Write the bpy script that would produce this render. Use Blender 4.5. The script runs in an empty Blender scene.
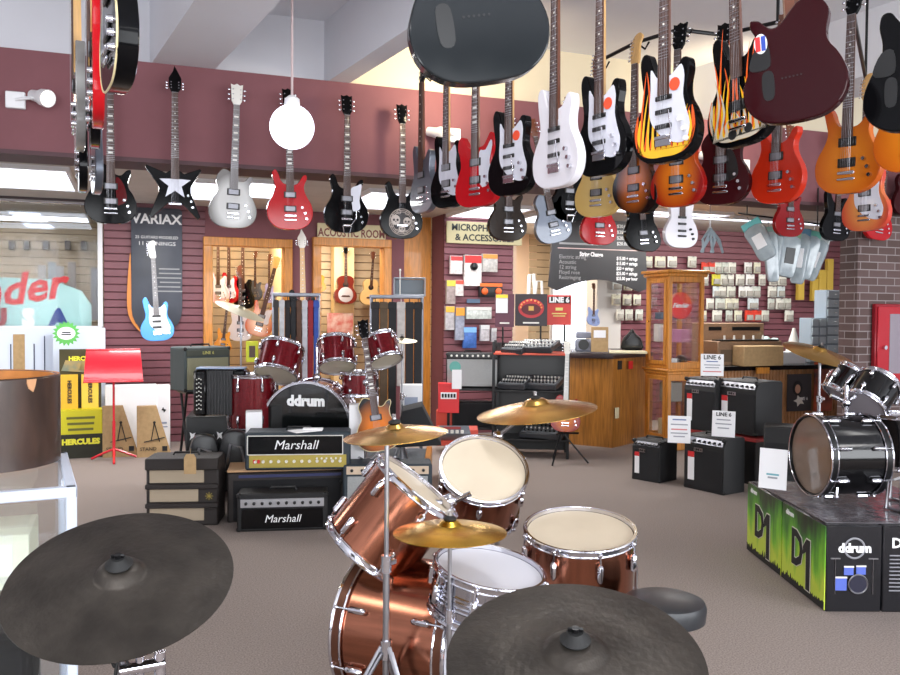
import bpy, math, random
from mathutils import Vector, Matrix
random.seed(7)
PI=math.pi; R=math.radians
sc=bpy.context.scene; col=sc.collection
# ---------------- camera frame ----------------
FPX=850.0; EYE=1.5; A=R(20.5); PIT=R(1.72); ROL=R(0.4)
zz=Vector((0,0,1)); hf=Vector((math.sin(A),math.cos(A),0)); r0=Vector((math.cos(A),-math.sin(A),0))
cw=hf*math.cos(PIT)-zz*math.sin(PIT); u0=zz*math.cos(PIT)+hf*math.sin(PIT)
cr=r0*math.cos(ROL)+u0*math.sin(ROL); cu=u0*math.cos(ROL)-r0*math.sin(ROL)
CAM=Vector((0,0,EYE))
def ray(px,py): return cw+cr*((px-450)/FPX)+cu*((337.5-py)/FPX)
def pix(px,py,d): return CAM+ray(px,py)*d
def on_z(px,py,z=0.0):
    q=ray(px,py); return CAM+q*((z-EYE)/q.z)
def on_y(px,py,Y):
    q=ray(px,py); return CAM+q*(Y/q.y)
def dep(p): return (Vector(p)-CAM).dot(cw)
def facing(p,yaw=0):            # rotation about z turning local -y to the viewer; yaw>0 turns the front to the viewer's left
    d=CAM-Vector(p); return math.atan2(d.x,-d.y)-R(yaw)
def frame(n,up=None):           # matrix whose local z is n
    n=Vector(n).normalized(); up=Vector(up) if up is not None else zz
    x=up.cross(n)
    if x.length<1e-4: x=Vector((1,0,0)).cross(n)
    x.normalize(); y=n.cross(x); return Matrix((x,y,n)).transposed().to_4x4()
def disc_normal(p,rho,ex,ey):   # normal of a round thing seen as an ellipse of ratio rho
    t=(CAM-Vector(p)).normalized(); e=(cr*ex+cu*ey); e=(e-t*e.dot(t)).normalized()
    return (t*rho+e*math.sqrt(max(0,1-rho*rho))).normalized()
# ---------------- materials ----------------
MATS={}
def lin(c):
    return tuple(((x/255)/12.92 if x/255<=0.04045 else (((x/255)+0.055)/1.055)**2.4) for x in c)
def mat(name,rgb,rough=.5,metal=0,coat=0,emit=0,spec=None,noise=0,nscale=20,bump=0,bscale=200,alpha=1,trans=0,rgb2=None,stretch=None):
    if name in MATS: return MATS[name]
    m=bpy.data.materials.new(name); m.use_nodes=True; nt=m.node_tree; b=nt.nodes['Principled BSDF']
    c=lin(rgb)+(1,)
    b.inputs['Base Color'].default_value=c; b.inputs['Roughness'].default_value=rough; b.inputs['Metallic'].default_value=metal
    b.inputs['Coat Weight'].default_value=coat; b.inputs['Coat Roughness'].default_value=.04
    if spec is not None: b.inputs['Specular IOR Level'].default_value=spec
    if emit: b.inputs['Emission Color'].default_value=c; b.inputs['Emission Strength'].default_value=emit
    if alpha<1: b.inputs['Alpha'].default_value=alpha
    if trans: b.inputs['Transmission Weight'].default_value=trans
    tc=nt.nodes.new('ShaderNodeTexCoord'); mp=nt.nodes.new('ShaderNodeMapping'); nt.links.new(tc.outputs['Object'],mp.inputs[0])
    if stretch: mp.inputs['Scale'].default_value=stretch
    if noise or rgb2:
        n=nt.nodes.new('ShaderNodeTexNoise'); n.inputs['Scale'].default_value=nscale; n.inputs['Detail'].default_value=4
        nt.links.new(mp.outputs[0],n.inputs['Vector'])
        rp=nt.nodes.new('ShaderNodeValToRGB'); rp.color_ramp.elements[0].position=.35; rp.color_ramp.elements[1].position=.65
        c2=lin(rgb2)+(1,) if rgb2 else tuple(min(1,x*(1+noise)) for x in c[:3])+(1,)
        c1=c if rgb2 else tuple(x*(1-noise) for x in c[:3])+(1,)
        rp.color_ramp.elements[0].color=c1; rp.color_ramp.elements[1].color=c2
        nt.links.new(n.outputs['Fac'],rp.inputs[0]); nt.links.new(rp.outputs[0],b.inputs['Base Color'])
    else:
        n=nt.nodes.new('ShaderNodeTexNoise'); n.inputs['Scale'].default_value=nscale; nt.links.new(mp.outputs[0],n.inputs['Vector'])
        ma=nt.nodes.new('ShaderNodeMath'); ma.operation='MULTIPLY_ADD'; ma.inputs[1].default_value=.06; ma.inputs[2].default_value=max(0,rough-.03)
        nt.links.new(n.outputs['Fac'],ma.inputs[0]); nt.links.new(ma.outputs[0],b.inputs['Roughness'])
    if bump:
        n2=nt.nodes.new('ShaderNodeTexNoise'); n2.inputs['Scale'].default_value=bscale; nt.links.new(mp.outputs[0],n2.inputs['Vector'])
        bp=nt.nodes.new('ShaderNodeBump'); bp.inputs['Strength'].default_value=bump; bp.inputs['Distance'].default_value=.01
        nt.links.new(n2.outputs['Fac'],bp.inputs['Height']); nt.links.new(bp.outputs[0],b.inputs['Normal'])
    MATS[name]=m; return m
def burst(name,mid,edge,cx=0,cz=.17,r0=.06,r1=.17):   # sprayed sunburst finish
    if name in MATS: return MATS[name]
    m=mat(name,mid,.12,0,0,spec=.3); nt=m.node_tree; b=nt.nodes['Principled BSDF']
    tc=nt.nodes.new('ShaderNodeTexCoord'); mp=nt.nodes.new('ShaderNodeMapping'); nt.links.new(tc.outputs['Object'],mp.inputs[0])
    mp.inputs['Location'].default_value=(-cx,0,-cz*.75); mp.inputs['Scale'].default_value=(1,0,.75)
    ln=nt.nodes.new('ShaderNodeVectorMath'); ln.operation='LENGTH'; nt.links.new(mp.outputs[0],ln.inputs[0])
    mr=nt.nodes.new('ShaderNodeMapRange'); mr.inputs[1].default_value=r0; mr.inputs[2].default_value=r1; nt.links.new(ln.outputs['Value'],mr.inputs[0])
    rp=nt.nodes.new('ShaderNodeValToRGB'); rp.color_ramp.elements[0].color=lin(mid)+(1,); rp.color_ramp.elements[1].color=lin(edge)+(1,)
    nt.links.new(mr.outputs[0],rp.inputs[0]); nt.links.new(rp.outputs[0],b.inputs['Base Color']); return m
# ---------------- mesh builder ----------------
class MB:
    def __init__(s): s.v=[]; s.f=[]; s.m=[]; s.cm=0; s.M=Matrix()
    def add(s,vs,fs):
        o=len(s.v); s.v+=[tuple(s.M@Vector(v)) for v in vs]
        for f in fs: s.f.append([o+i for i in f]); s.m.append(s.cm)
        return s
    def box(s,c,d,b=0.0,rot=None):
        x,y,z=d[0]/2,d[1]/2,d[2]/2; T=Matrix.Translation(c)@(rot if rot else Matrix())
        b=min(b,x*.9,y*.9,z*.9)
        if b<=0:
            vs=[T@Vector((i*x,j*y,k*z)) for i in(-1,1) for j in(-1,1) for k in(-1,1)]
            return s.add(vs,[(0,1,3,2),(4,6,7,5),(0,4,5,1),(2,3,7,6),(0,2,6,4),(1,5,7,3)])
        vs=[];idx={}
        for i in(-1,1):
            for j in(-1,1):
                for k in(-1,1):
                    for a,(dx,dy,dz) in enumerate(((0,b,b),(b,0,b),(b,b,0))):
                        idx[i,j,k,a]=len(vs); vs.append(T@Vector((i*(x-dx),j*(y-dy),k*(z-dz))))
        F=[]
        for sg in(-1,1):
            q=[(-1,-1),(1,-1),(1,1),(-1,1)]
            F.append([idx[sg,a,c2,0] for a,c2 in (q if sg>0 else q[::-1])])
            F.append([idx[a,sg,c2,1] for a,c2 in (q[::-1] if sg>0 else q)])
            F.append([idx[a,c2,sg,2] for a,c2 in (q if sg>0 else q[::-1])])
        for j in(-1,1):
            for k in(-1,1):
                F.append([idx[-1,j,k,1],idx[1,j,k,1],idx[1,j,k,2],idx[-1,j,k,2]])
                F.append([idx[j,-1,k,0],idx[j,1,k,0],idx[j,1,k,2],idx[j,-1,k,2]])
                F.append([idx[j,k,-1,0],idx[j,k,1,0],idx[j,k,1,1],idx[j,k,-1,1]])
        for i in(-1,1):
            for j in(-1,1):
                for k in(-1,1): F.append([idx[i,j,k,0],idx[i,j,k,1],idx[i,j,k,2]])
        return s.add(vs,F)
    def lathe(s,prof,n=24,T=None,cap=True):
        T=T or Matrix(); vs=[];F=[]
        for (r,z) in prof:
            for i in range(n): a=2*PI*i/n; vs.append(T@Vector((r*math.cos(a),r*math.sin(a),z)))
        for k in range(len(prof)-1):
            for i in range(n):
                j=(i+1)%n; F.append([k*n+i,k*n+j,(k+1)*n+j,(k+1)*n+i])
        if cap: F.append(list(range(n))[::-1]); F.append([(len(prof)-1)*n+i for i in range(n)])
        return s.add(vs,F)
    def cyl(s,p0,p1,r0,r1=None,n=12):
        p0=Vector(p0);p1=Vector(p1); L=(p1-p0).length
        if L<1e-6: return s
        return s.lathe([(r0,0),(r1 if r1 is not None else r0,L)],n,Matrix.Translation(p0)@frame(p1-p0))
    def tube(s,pts,r,n=8):
        pts=[Vector(p) for p in pts]; vs=[];F=[];N=len(pts)
        for k,p in enumerate(pts):
            t=pts[min(k+1,N-1)]-pts[max(k-1,0)]; fr=Matrix.Translation(p)@frame(t, (0.13,0.99,0.05) if abs(t.normalized().z)>.9 else None)
            for i in range(n): a=2*PI*i/n; vs.append(fr@Vector((r*math.cos(a),r*math.sin(a),0)))
        for k in range(N-1):
            for i in range(n): j=(i+1)%n; F.append([k*n+i,k*n+j,(k+1)*n+j,(k+1)*n+i])
        F.append(list(range(n))[::-1]); F.append([(N-1)*n+i for i in range(n)])
        return s.add(vs,F)
    def torus(s,Rr,r,T=None,n=36,m=8,z=0):
        T=T or Matrix(); vs=[];F=[]
        for i in range(n):
            a=2*PI*i/n
            for j in range(m):
                b=2*PI*j/m; q=Rr+r*math.cos(b); vs.append(T@Vector((q*math.cos(a),q*math.sin(a),z+r*math.sin(b))))
        for i in range(n):
            for j in range(m): F.append([i*m+j,((i+1)%n)*m+j,((i+1)%n)*m+(j+1)%m,i*m+(j+1)%m])
        return s.add(vs,F)
    def ball(s,c,r,n=12,sq=(1,1,1)):
        vs=[];F=[];h=n//2
        for k in range(h+1):
            t=PI*k/h
            for i in range(n): a=2*PI*i/n; vs.append(Vector(c)+Vector((r*sq[0]*math.sin(t)*math.cos(a),r*sq[1]*math.sin(t)*math.sin(a),r*sq[2]*math.cos(t))))
        for k in range(h):
            for i in range(n): j=(i+1)%n; F.append([k*n+j,k*n+i,(k+1)*n+i,(k+1)*n+j])
        return s.add(vs,F)
    def prism(s,o,y0,y1,b=0.0,T=None):     # outline in (x,z), extruded from y0 to y1 (front = y0)
        T=T or Matrix(); n=len(o)
        ar=sum(o[i][0]*o[(i+1)%n][1]-o[(i+1)%n][0]*o[i][1] for i in range(n))
        if ar<0: o=o[::-1]
        def inset(k):
            if k<=0: return o
            out=[]
            for i in range(n):
                p=o[i-1];q=o[(i+1)%n]; dx,dz=q[0]-p[0],q[1]-p[1]; L=math.hypot(dx,dz) or 1
                out.append((o[i][0]-dz/L*k,o[i][1]+dx/L*k))
            return out
        rings=[(inset(b),y0),(inset(b*.3),y0+b*.3),(inset(0),y0+b),(inset(0),y1-b),(inset(b*.3),y1-b*.3),(inset(b),y1)] if b>0 else [(o,y0),(o,y1)]
        vs=[T@Vector((x,y,z)) for q,y in rings for x,z in q]; F=[]
        for k in range(len(rings)-1):
            for i in range(n): j=(i+1)%n; F.append([k*n+i,k*n+j,(k+1)*n+j,(k+1)*n+i])
        F.append(list(range(n))); F.append([(len(rings)-1)*n+i for i in range(n)][::-1])
        # orientation: front ring seen from -y with ccw (x,z) is outward already
        F=[f[::-1] if 0 else f for f in F]
        return s.add(vs,F)
    def build(s,name,mats,parent=None,loc=None,rot=None,smooth=True,ang=38,**tags):
        me=bpy.data.meshes.new(name); me.from_pydata(s.v,[],s.f)
        for m in (mats if isinstance(mats,(list,tuple)) else [mats]): me.materials.append(m)
        me.polygons.foreach_set('material_index',s.m)
        me.update(); 
        import bmesh
        bm=bmesh.new(); bm.from_mesh(me); bmesh.ops.recalc_face_normals(bm,faces=bm.faces); bm.to_mesh(me); bm.free()
        if smooth:
            me.polygons.foreach_set('use_smooth',[True]*len(me.polygons)); me.set_sharp_from_angle(angle=R(ang))
        o=bpy.data.objects.new(name,me); col.objects.link(o)
        if parent: o.parent=parent
        if loc is not None: o.location=loc
        if rot is not None: o.rotation_euler=rot
        tag(o,**tags); return o
def tag(o,label=None,cat=None,group=None,kind=None):
    if label: o['label']=label
    if cat: o['category']=cat
    if group: o['group']=group
    if kind: o['kind']=kind
def empty(name,label,cat,M=None,loc=(0,0,0),rz=0,group=None):
    o=bpy.data.objects.new(name,None); col.objects.link(o); o.empty_display_size=.1
    if M is not None: o.matrix_world=M
    else: o.location=loc; o.rotation_euler=(0,0,rz)
    tag(o,label,cat,group); return o
def struct(mb,name,mats,**k):
    return mb.build(name,mats,kind='structure',**k)
TXC={}
def text(s,size,m,parent,loc,rot=(PI/2,0,0),name='lettering',shear=0,ext=.001,align='CENTER',bold=0,sx=1,label=None):
    key=(s,size,shear,ext,align,bold,m.name)
    if key not in TXC:
        cu_=bpy.data.curves.new('t','FONT'); cu_.body=s; cu_.size=size; cu_.shear=shear; cu_.extrude=ext; cu_.align_x=align; cu_.align_y='CENTER'; cu_.offset=bold; cu_.resolution_u=2
        to=bpy.data.objects.new('t',cu_); col.objects.link(to)
        dg=bpy.context.evaluated_depsgraph_get(); me=bpy.data.meshes.new_from_object(to.evaluated_get(dg))
        bpy.data.objects.remove(to); me.materials.clear(); me.materials.append(m); TXC[key]=me
    o=bpy.data.objects.new(name,TXC[key]); col.objects.link(o); o.parent=parent; o.location=loc; o.rotation_euler=rot; o.scale=(sx,1,1)
    if label: o['label']=label
    return o
def crm(pts,k=4):
    n=len(pts);out=[]
    for i in range(n):
        p0,p1,p2,p3=[pts[(i+j-1)%n] for j in range(4)]
        for t in range(k):
            t/=k; out.append(tuple(.5*((2*p1[a])+(-p0[a]+p2[a])*t+(2*p0[a]-5*p1[a]+4*p2[a]-p3[a])*t*t+(-p0[a]+3*p1[a]-3*p2[a]+p3[a])*t**3) for a in(0,1)))
    return out
# ---------------- palette ----------------
chrome=mat('chrome',(215,215,222),.12,1)
steel=mat('brushed_steel',(170,170,175),.3,1)
blackm=mat('black_metal',(15,15,17),.35,.3)
blackp=mat('black_plastic',(13,13,14),.35)
rubber=mat('black_rubber',(18,18,18),.7)
white=mat('white_paint',(232,232,234),.45)
gloss_black=mat('gloss_black_lacquer',(9,9,11),.14,spec=.35)
tolex=mat('black_tolex',(17,17,19),.6,bump=.3,bscale=400)
bluetolex=mat('blue_grey_tolex',(44,54,62),.6,bump=.3,bscale=400)
cloth_dark=mat('dark_grille_cloth',(24,24,27),.85,bump=.5,bscale=900)
cloth_tan=mat('beige_grille_cloth',(176,160,138),.85,bump=.4,bscale=900)
cloth_silver=mat('silver_grille_cloth',(158,160,160),.8,noise=.15,nscale=250,bump=.4,bscale=900)
gold=mat('gold_panel',(178,160,80),.35,.5)
rosewood=mat('rosewood',(72,46,36),.45,noise=.25,nscale=40,stretch=(4,4,.4))
maple=mat('maple_wood',(214,168,104),.35,0,.4,noise=.1,nscale=30,stretch=(4,4,.3))
mahog=mat('mahogany_neck',(104,56,34),.35,0,.4)
pearl=mat('pearl_white',(225,222,214),.3,0,.3)
cardboard=mat('cardboard',(176,146,104),.8,noise=.08,nscale=25)
brass=mat('cymbal_bronze',(206,164,88),.26,1,noise=.08,nscale=8)
goldbrass=mat('gold_cymbal_bronze',(222,178,70),.24,1,noise=.06,nscale=8)
darkcym=mat('dark_raw_cymbal_bronze',(60,55,50),.42,.6,noise=.3,nscale=9,bump=.15,bscale=60)
skin=mat('drumhead_white',(194,180,158),.5,noise=.04,nscale=6)
skinw=mat('drumhead_bright',(200,200,208),.45)
copper=mat('copper_shell_wrap',(158,102,80),.2,1,noise=.16,nscale=9,stretch=(5,5,.3))  # colour streaks along the shell imitate streaky highlights
redspark=mat('red_sparkle_wrap',(104,12,22),.16,.3,.2,noise=.2,nscale=60)
blkwrap=mat('black_shell_wrap',(9,9,11),.12,0,.1,spec=.4)
paper=mat('white_paper',(236,236,238),.7)
red=mat('red_print',(208,40,44),.5)
ink=mat('black_ink',(24,24,26),.6)
whitep=mat('white_print',(235,235,235),.5)
# ---------------- guitars ----------------
OUT={
'strat':[(0,0),(.09,.008),(.15,.05),(.168,.12),(.148,.19),(.116,.245),(.11,.3),(.12,.355),(.113,.398),(.086,.403),(.064,.375),(.04,.352),(-.02,.35),(-.05,.37),(-.07,.41),(-.086,.45),(-.112,.457),(-.129,.425),(-.122,.355),(-.11,.29),(-.116,.24),(-.146,.19),(-.166,.13),(-.152,.055),(-.09,.008)],
'lp':[(0,0),(.09,.01),(.148,.055),(.165,.125),(.142,.195),(.112,.245),(.11,.3),(.126,.338),(.124,.366),(.098,.36),(.068,.33),(.035,.33),(.0,.365),(-.03,.392),(-.07,.408),(-.1,.385),(-.122,.34),(-.11,.28),(-.114,.24),(-.142,.195),(-.165,.125),(-.148,.055),(-.09,.01)],
'prs':[(0,0),(.09,.012),(.148,.06),(.166,.13),(.152,.19),(.12,.245),(.104,.29),(.108,.33),(.124,.365),(.12,.395),(.095,.388),(.07,.348),(.042,.325),(0,.322),(-.042,.33),(-.066,.358),(-.08,.4),(-.102,.428),(-.124,.405),(-.116,.36),(-.104,.3),(-.12,.245),(-.152,.19),(-.166,.13),(-.148,.06),(-.09,.012)],
'sg':[(0,0),(.09,.005),(.15,.04),(.168,.11),(.145,.18),(.122,.23),(.13,.29),(.146,.34),(.138,.39),(.112,.405),(.085,.37),(.05,.335),(-.05,.335),(-.085,.37),(-.112,.405),(-.138,.39),(-.146,.34),(-.13,.29),(-.122,.23),(-.145,.18),(-.168,.11),(-.15,.04),(-.09,.005)],
'offset':[(.03,.0),(.1,.0),(.165,.05),(.17,.12),(.14,.2),(.112,.26),(.12,.32),(.14,.37),(.12,.4),(.09,.39),(.05,.36),(-.02,.36),(-.06,.39),(-.1,.44),(-.135,.44),(-.14,.38),(-.125,.31),(-.135,.25),(-.165,.19),(-.165,.12),(-.12,.05),(-.05,.015)],
'acoustic':[(0,0),(.1,.006),(.17,.05),(.198,.12),(.185,.2),(.135,.27),(.13,.32),(.145,.38),(.135,.44),(.08,.48),(0,.485),(-.08,.48),(-.135,.44),(-.145,.38),(-.13,.32),(-.135,.27),(-.185,.2),(-.198,.12),(-.17,.05),(-.1,.006)],
}
STAR=[(0,.12),(.05,.1),(.15,0),(.168,.015),(.105,.18),(.105,.22),(.175,.34),(.165,.35),(.06,.31),(.03,.33),(-.03,.33),(-.06,.31),(-.185,.36),(-.195,.35),(-.105,.22),(-.105,.18),(-.168,.015),(-.15,0),(-.05,.1)]
GUARD={'strat':[(-.03,.345),(.03,.345),(.055,.36),(.085,.378),(.1,.33),(.095,.26),(.11,.2),(.13,.14),(.115,.08),(.07,.07),(.0,.1),(-.06,.16),(-.075,.22),(-.07,.3),(-.07,.385),(-.045,.355)],
'lp':[(.03,.3),(.06,.3),(.09,.24),(.1,.16),(.06,.13),(.04,.14)],
'sg':[(.03,.3),(.08,.31),(.12,.36),(.13,.33),(.11,.25),(.12,.2),(.1,.12),(.04,.12)],
'prs':[(.03,.32),(.08,.35),(.11,.36),(.105,.3),(.095,.24),(.1,.18),(.05,.16),(.04,.2)],
'offset':[(-.03,.34),(.03,.34),(.1,.37),(.095,.3),(.085,.24),(.13,.14),(.12,.08),(.06,.07),(-.04,.12),(-.09,.17),(-.07,.26),(-.08,.38)]}
BODY={'amber':((196,112,30),(150,60,20))}
def guitar(name,label,px,py,s,kind,bodym,yaw=0,roll=0,pitch=0,neckm=None,board=None,guard=None,headm=None,pk=mat('nickel_cover',(130,130,136),.35,.7),back=False,group='guitars hanging from the ceiling racks',
           npk=2,blocks=False,sticker=False,detail=2,bridge='stop',straphooks=True,cat='guitar',M=None,headst='3x3',t=.045,knobm=None,z0=None):
    d=FPX/s; p=pix(px,py,d)
    if M is None:
        M=Matrix.Translation(p)@Matrix.Rotation(facing(p,yaw)+(PI if back else 0),4,'Z')@Matrix.Rotation(R(pitch),4,'X')@Matrix.Rotation(R(-roll if back else roll),4,'Y')
    g=empty(name,label,cat,M=M,group=group)
    neckm=neckm or mahog; board=board or rosewood; headm=headm or neckm; kz=.0
    if kind=='acoustic': t=.1; kz=.03
    o=STAR if kind=='star' else crm(OUT[kind],4 if detail>1 else 2)
    y0=-t/2; b=MB(); b.prism(o,y0,t/2,.0045 if kind!='star' else .004)
    body=b.build('body',bodym,g,ang=22)
    if back is True and detail>1:
        b=MB(); b.prism(crm([(.062,.1),(.08,.085),(.098,.1),(.098,.17),(.08,.185),(.062,.17)],3),t/2,t/2+.002,0); c=b.build('cavity_cover',blackp,body,label='oval black cavity cover')
        return_back=[]
        b=MB(); b.prism(crm([(.07,.2),(.12,.19),(.138,.21),(.112,.27),(.075,.275)],3),t/2,t/2+.002,0); b.build('control_cover',blackp,body) if yaw>0 else None
        b=MB()
        for i in range(6): b.cyl((.035-.012*i,t/2,.15),(.035-.012*i,t/2+.0015,.15),.003,n=8)
        b.build('string_ferrules',ink,body)
    # neck and fretboard
    nz=.33+kz; zt=.86
    b=MB(); 
    for (z0_,z1,w0,w1) in ((nz-.03,zt,.027,.021),):
        vs=[(-w0,y0-.004,z0_),(w0,y0-.004,z0_),(w0*.6,y0+.02,z0_),(-w0*.6,y0+.02,z0_),(-w1,y0-.004,z1),(w1,y0-.004,z1),(w1*.6,y0+.014,z1),(-w1*.6,y0+.014,z1)]
        b.add(vs,[(0,1,2,3),(7,6,5,4),(0,4,5,1),(1,5,6,2),(2,6,7,3),(3,7,4,0)])
    nk=b.build('neck',neckm,g)
    b=MB(); zb=.27 if kind!='acoustic' else .33
    vs=[(-.028,y0-.011,zb),(.028,y0-.011,zb),(.028,y0-.004,zb),(-.028,y0-.004,zb),(-.021,y0-.011,zt),(.021,y0-.011,zt),(.021,y0-.004,zt),(-.021,y0-.004,zt)]
    b.add(vs,[(0,1,2,3),(7,6,5,4),(0,4,5,1),(1,5,6,2),(2,6,7,3),(3,7,4,0)])
    b.cm=1; L=zt-.02; sl=.63
    if not (back is True):
        for n in range(0,22 if detail>1 else 0):
            z=zt-(sl*(1-2**(-n/12.0))); w=.0205+.007*(zt-z)/(zt-zb); b.box((0,y0-.0118,z),(2*w,.0016,.002))
        b.cm=2
        for n in (3,5,7,9,12,15,17):
            za=zt-sl*(1-2**(-(n-.5)/12.0)); w=.015 if blocks else .004
            b.box((0,y0-.0114,za),(2*w,.0012,.012 if blocks else .008))
        if detail>1:
            b.cm=1
            for i in range(6):
                x=(i-2.5)*.0072; b.cyl((x*1.3,y0-.016,.1),(x*.95,y0-.015,zt),.0005,n=3)
    b.build('fretboard',[board,steel,pearl],nk)
    # headstock
    b=MB()
    if headst=='6': ho=crm([(-.021,0),(.021,0),(.03,.02),(.026,.06),(.022,.12),(.035,.16),(.01,.185),(-.025,.17),(-.045,.12),(-.04,.05),(-.035,.02)],3); pegs=[(-.05-.0*i,.03+.024*i,-1) for i in range(6)]
    elif headst=='hook': ho=[(-.021,0),(.021,0),(.04,.03),(.045,.1),(.0,.19),(-.012,.15),(-.04,.1),(-.035,.03)]; pegs=[(-.048,.03+.02*i,-1) for i in range(3)]+[(.05,.03+.02*i,1) for i in range(3)]
    else: ho=[(-.021,0),(.021,0),(.036,.03),(.04,.13),(.042,.15),(.02,.143),(0,.155),(-.02,.143),(-.042,.15),(-.04,.13),(-.036,.03)]; pegs=[(-.05,.04+.035*i,-1) for i in range(3)]+[(.05,.04+.035*i,1) for i in range(3)]
    T=Matrix.Translation((0,y0-.002,zt))@Matrix.Rotation(R(-9),4,'X')
    b.prism(ho,-.004,.01,.002,T)
    hd=b.build('headstock',headm,g)
    for (x,z,sg) in pegs:
        b=MB(); b.cyl(T@Vector((x-sg*.025,.003,z)),T@Vector((x,.003,z)),.0025,n=6); b.ball(T@Vector((x+sg*.004,.003,z)),.009,8,(1,.5,.8))
        b.cyl(T@Vector((x-sg*.024,-.012,z)),T@Vector((x-sg*.024,.0,z)),.004,n=8); b.build('tuning_peg',chrome,hd)
    if back is True: return g
    if guard and kind in GUARD:
        b=MB(); b.prism(crm(GUARD[kind],3),y0-.0025,y0,0); b.build('pickguard',guard,g)
    pz=[.25,.15] if npk==2 else ([.26,.205,.145] if npk==3 else [.16])
    if kind!='acoustic':
        for z in pz[:npk]:
            b=MB()
            if npk==3: b.box((0,y0-.005,z),(.085,.008,.02),.003)
            else:
                b.box((0,y0-.004,z),(.09,.006,.045),.003); b.cm=1; b.box((0,y0-.008,z),(.07,.006,.036),.003)
            b.build('pickup',[blackp if pk is not blackp else blackp,pk],body)
        b=MB(); b.box((0,y0-.007,.1),(.085,.012,.016),.003)
        if bridge=='stop': b.box((0,y0-.007,.07),(.09,.01,.014),.004)
        if bridge=='trem': b.box((0,y0-.004,.085),(.08,.008,.04),.002); b.tube([(.04,y0-.012,.09),(.06,y0-.03,.12),(.05,y0-.035,.2)],.0025,6)
        if bridge=='bigsby':
            b.cyl((-.03,y0-.02,.05),(.03,y0-.02,.05),.012,n=10); b.tube([(-.035,y0-.02,.05),(-.02,y0-.005,.0),(.02,y0-.005,.0),(.035,y0-.02,.05)],.005,6); b.tube([(.03,y0-.03,.06),(.06,y0-.045,.1),(.06,y0-.045,.16)],.004,6)
        b.build('bridge',chrome if bridge!='floyd' else blackm,g)
        for (x,z) in [(.105,.12),(.115,.08),(.085,.16)]:
            b=MB(); b.cyl((x,y0,z),(x,y0-.016,z),.011,.009,12); b.build('knob',knobm or chrome,g)
    else:
        b=MB(); b.cyl((0,y0+.001,.33),(0,y0-.0015,.33),.05,n=24); b.build('soundhole',ink,g)
        b=MB(); b.prism([(-.08,.13),(-.06,.12),(.06,.12),(.08,.13),(.06,.15),(-.06,.15)],y0-.01,y0,.002); b.build('bridge',rosewood,g)
    if sticker:
        b=MB(); b.cyl((.055,y0-.004,.305),(.055,y0-.0055,.305),.026,n=20); b.build('sticker',mat('orange_sticker',(236,82,48),.5),g,label='round orange sticker')
    return g
def lac(name,rgb,metal=0,noise=0): return mat(name,rgb,.1,metal,0,spec=.14 if max(rgb)<60 else .3,noise=noise,nscale=5)
# ---------------- setting ----------------
YF=6.32; YB=10.15; ZC=2.69; ZFB=2.55; ZFT=3.22; ZCEIL=3.69; XL=-4.6; XR=13.5; YR=-3.2
carpet=mat('grey_brown_carpet',(124,111,104),.95,rgb2=(156,144,137),nscale=130,bump=.35,bscale=1200)
wallw=mat('white_wall_paint',(206,206,212),.8,noise=.02,nscale=2)
wallc=mat('cream_wall_paint',(216,205,180),.8,noise=.02,nscale=2)  # warm spotlight glow put into the colour of the upper wall
ceilm=mat('ceiling_paint',(222,224,230),.85,noise=.02,nscale=1.5)
maroon=mat('maroon_wall_paint',(120,72,78),.7,noise=.05,nscale=3)
maroon_s=mat('maroon_slatwall',(122,72,80),.5,noise=.08,nscale=5)
groove=mat('slatwall_groove',(84,38,46),.6)
tan_s=mat('tan_slatwall',(196,176,146),.6,noise=.08,nscale=5)
tan_g=mat('tan_slatwall_groove',(130,110,84),.6)
oak=mat('golden_oak',(196,128,50),.4,0,.2,noise=.18,nscale=9,stretch=(6,6,.5))
oakdark=mat('walnut_stained_panel',(156,102,42),.4,0,.25,noise=.3,nscale=7,stretch=(6,6,.5))
yroom=mat('yellow_cream_wall',(232,208,160),.8,noise=.03,nscale=2)
b=MB(); b.box(((XL+XR)/2,4.8,-.05),(XR-XL,16.6,.1)); struct(b,'floor',carpet,smooth=False)
b=MB(); b.box(((XL+XR)/2,1.7,ZCEIL+.05),(XR-XL,9.8,.1)); struct(b,'ceiling',ceilm,smooth=False)
b=MB(); b.box(((XL+XR)/2,(YF+.25+13.2)/2,ZC+.04),(XR-XL,13.2-YF-.25,.08)); struct(b,'ceiling_lower',mat('drop_ceiling_tile',(196,192,186),.85,noise=.04,nscale=4),smooth=False)
# upper wall, white; right of the beam coloured cream for warm spotlight glow
xm=on_y(340,85,YF+.1).x
b=MB(); b.box(((XL+xm)/2,YF+.2,(ZFT+ZCEIL)/2),(xm-XL,.2,ZCEIL-ZFT)); struct(b,'wall_upper_left',wallw,smooth=False)
b=MB(); b.box(((XR+xm)/2,YF+.2,(ZFT+ZCEIL)/2),(XR-xm,.2,ZCEIL-ZFT)); struct(b,'wall_upper_right',wallc,smooth=False)
b=MB(); b.box(((XL+XR)/2,YF+.16,(ZFB+ZFT)/2),(XR-XL,.32,ZFT-ZFB)); b.cm=1; b.box(((XL+XR)/2,YF+.16,ZFB-.012),(XR-XL,.36,.03)); struct(b,'wall_header',[maroon,mat('header_underside_trim',(74,44,50),.6)],smooth=False)  # maroon header with a darker strip along its underside
b=MB(); b.box((XL-.05,5,1.85),(.1,16.4,3.7)); struct(b,'wall_left',wallw,smooth=False)
b=MB(); b.box((XR+.05,5,1.85),(.1,16.4,3.7)); struct(b,'wall_right',wallw,smooth=False)
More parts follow.
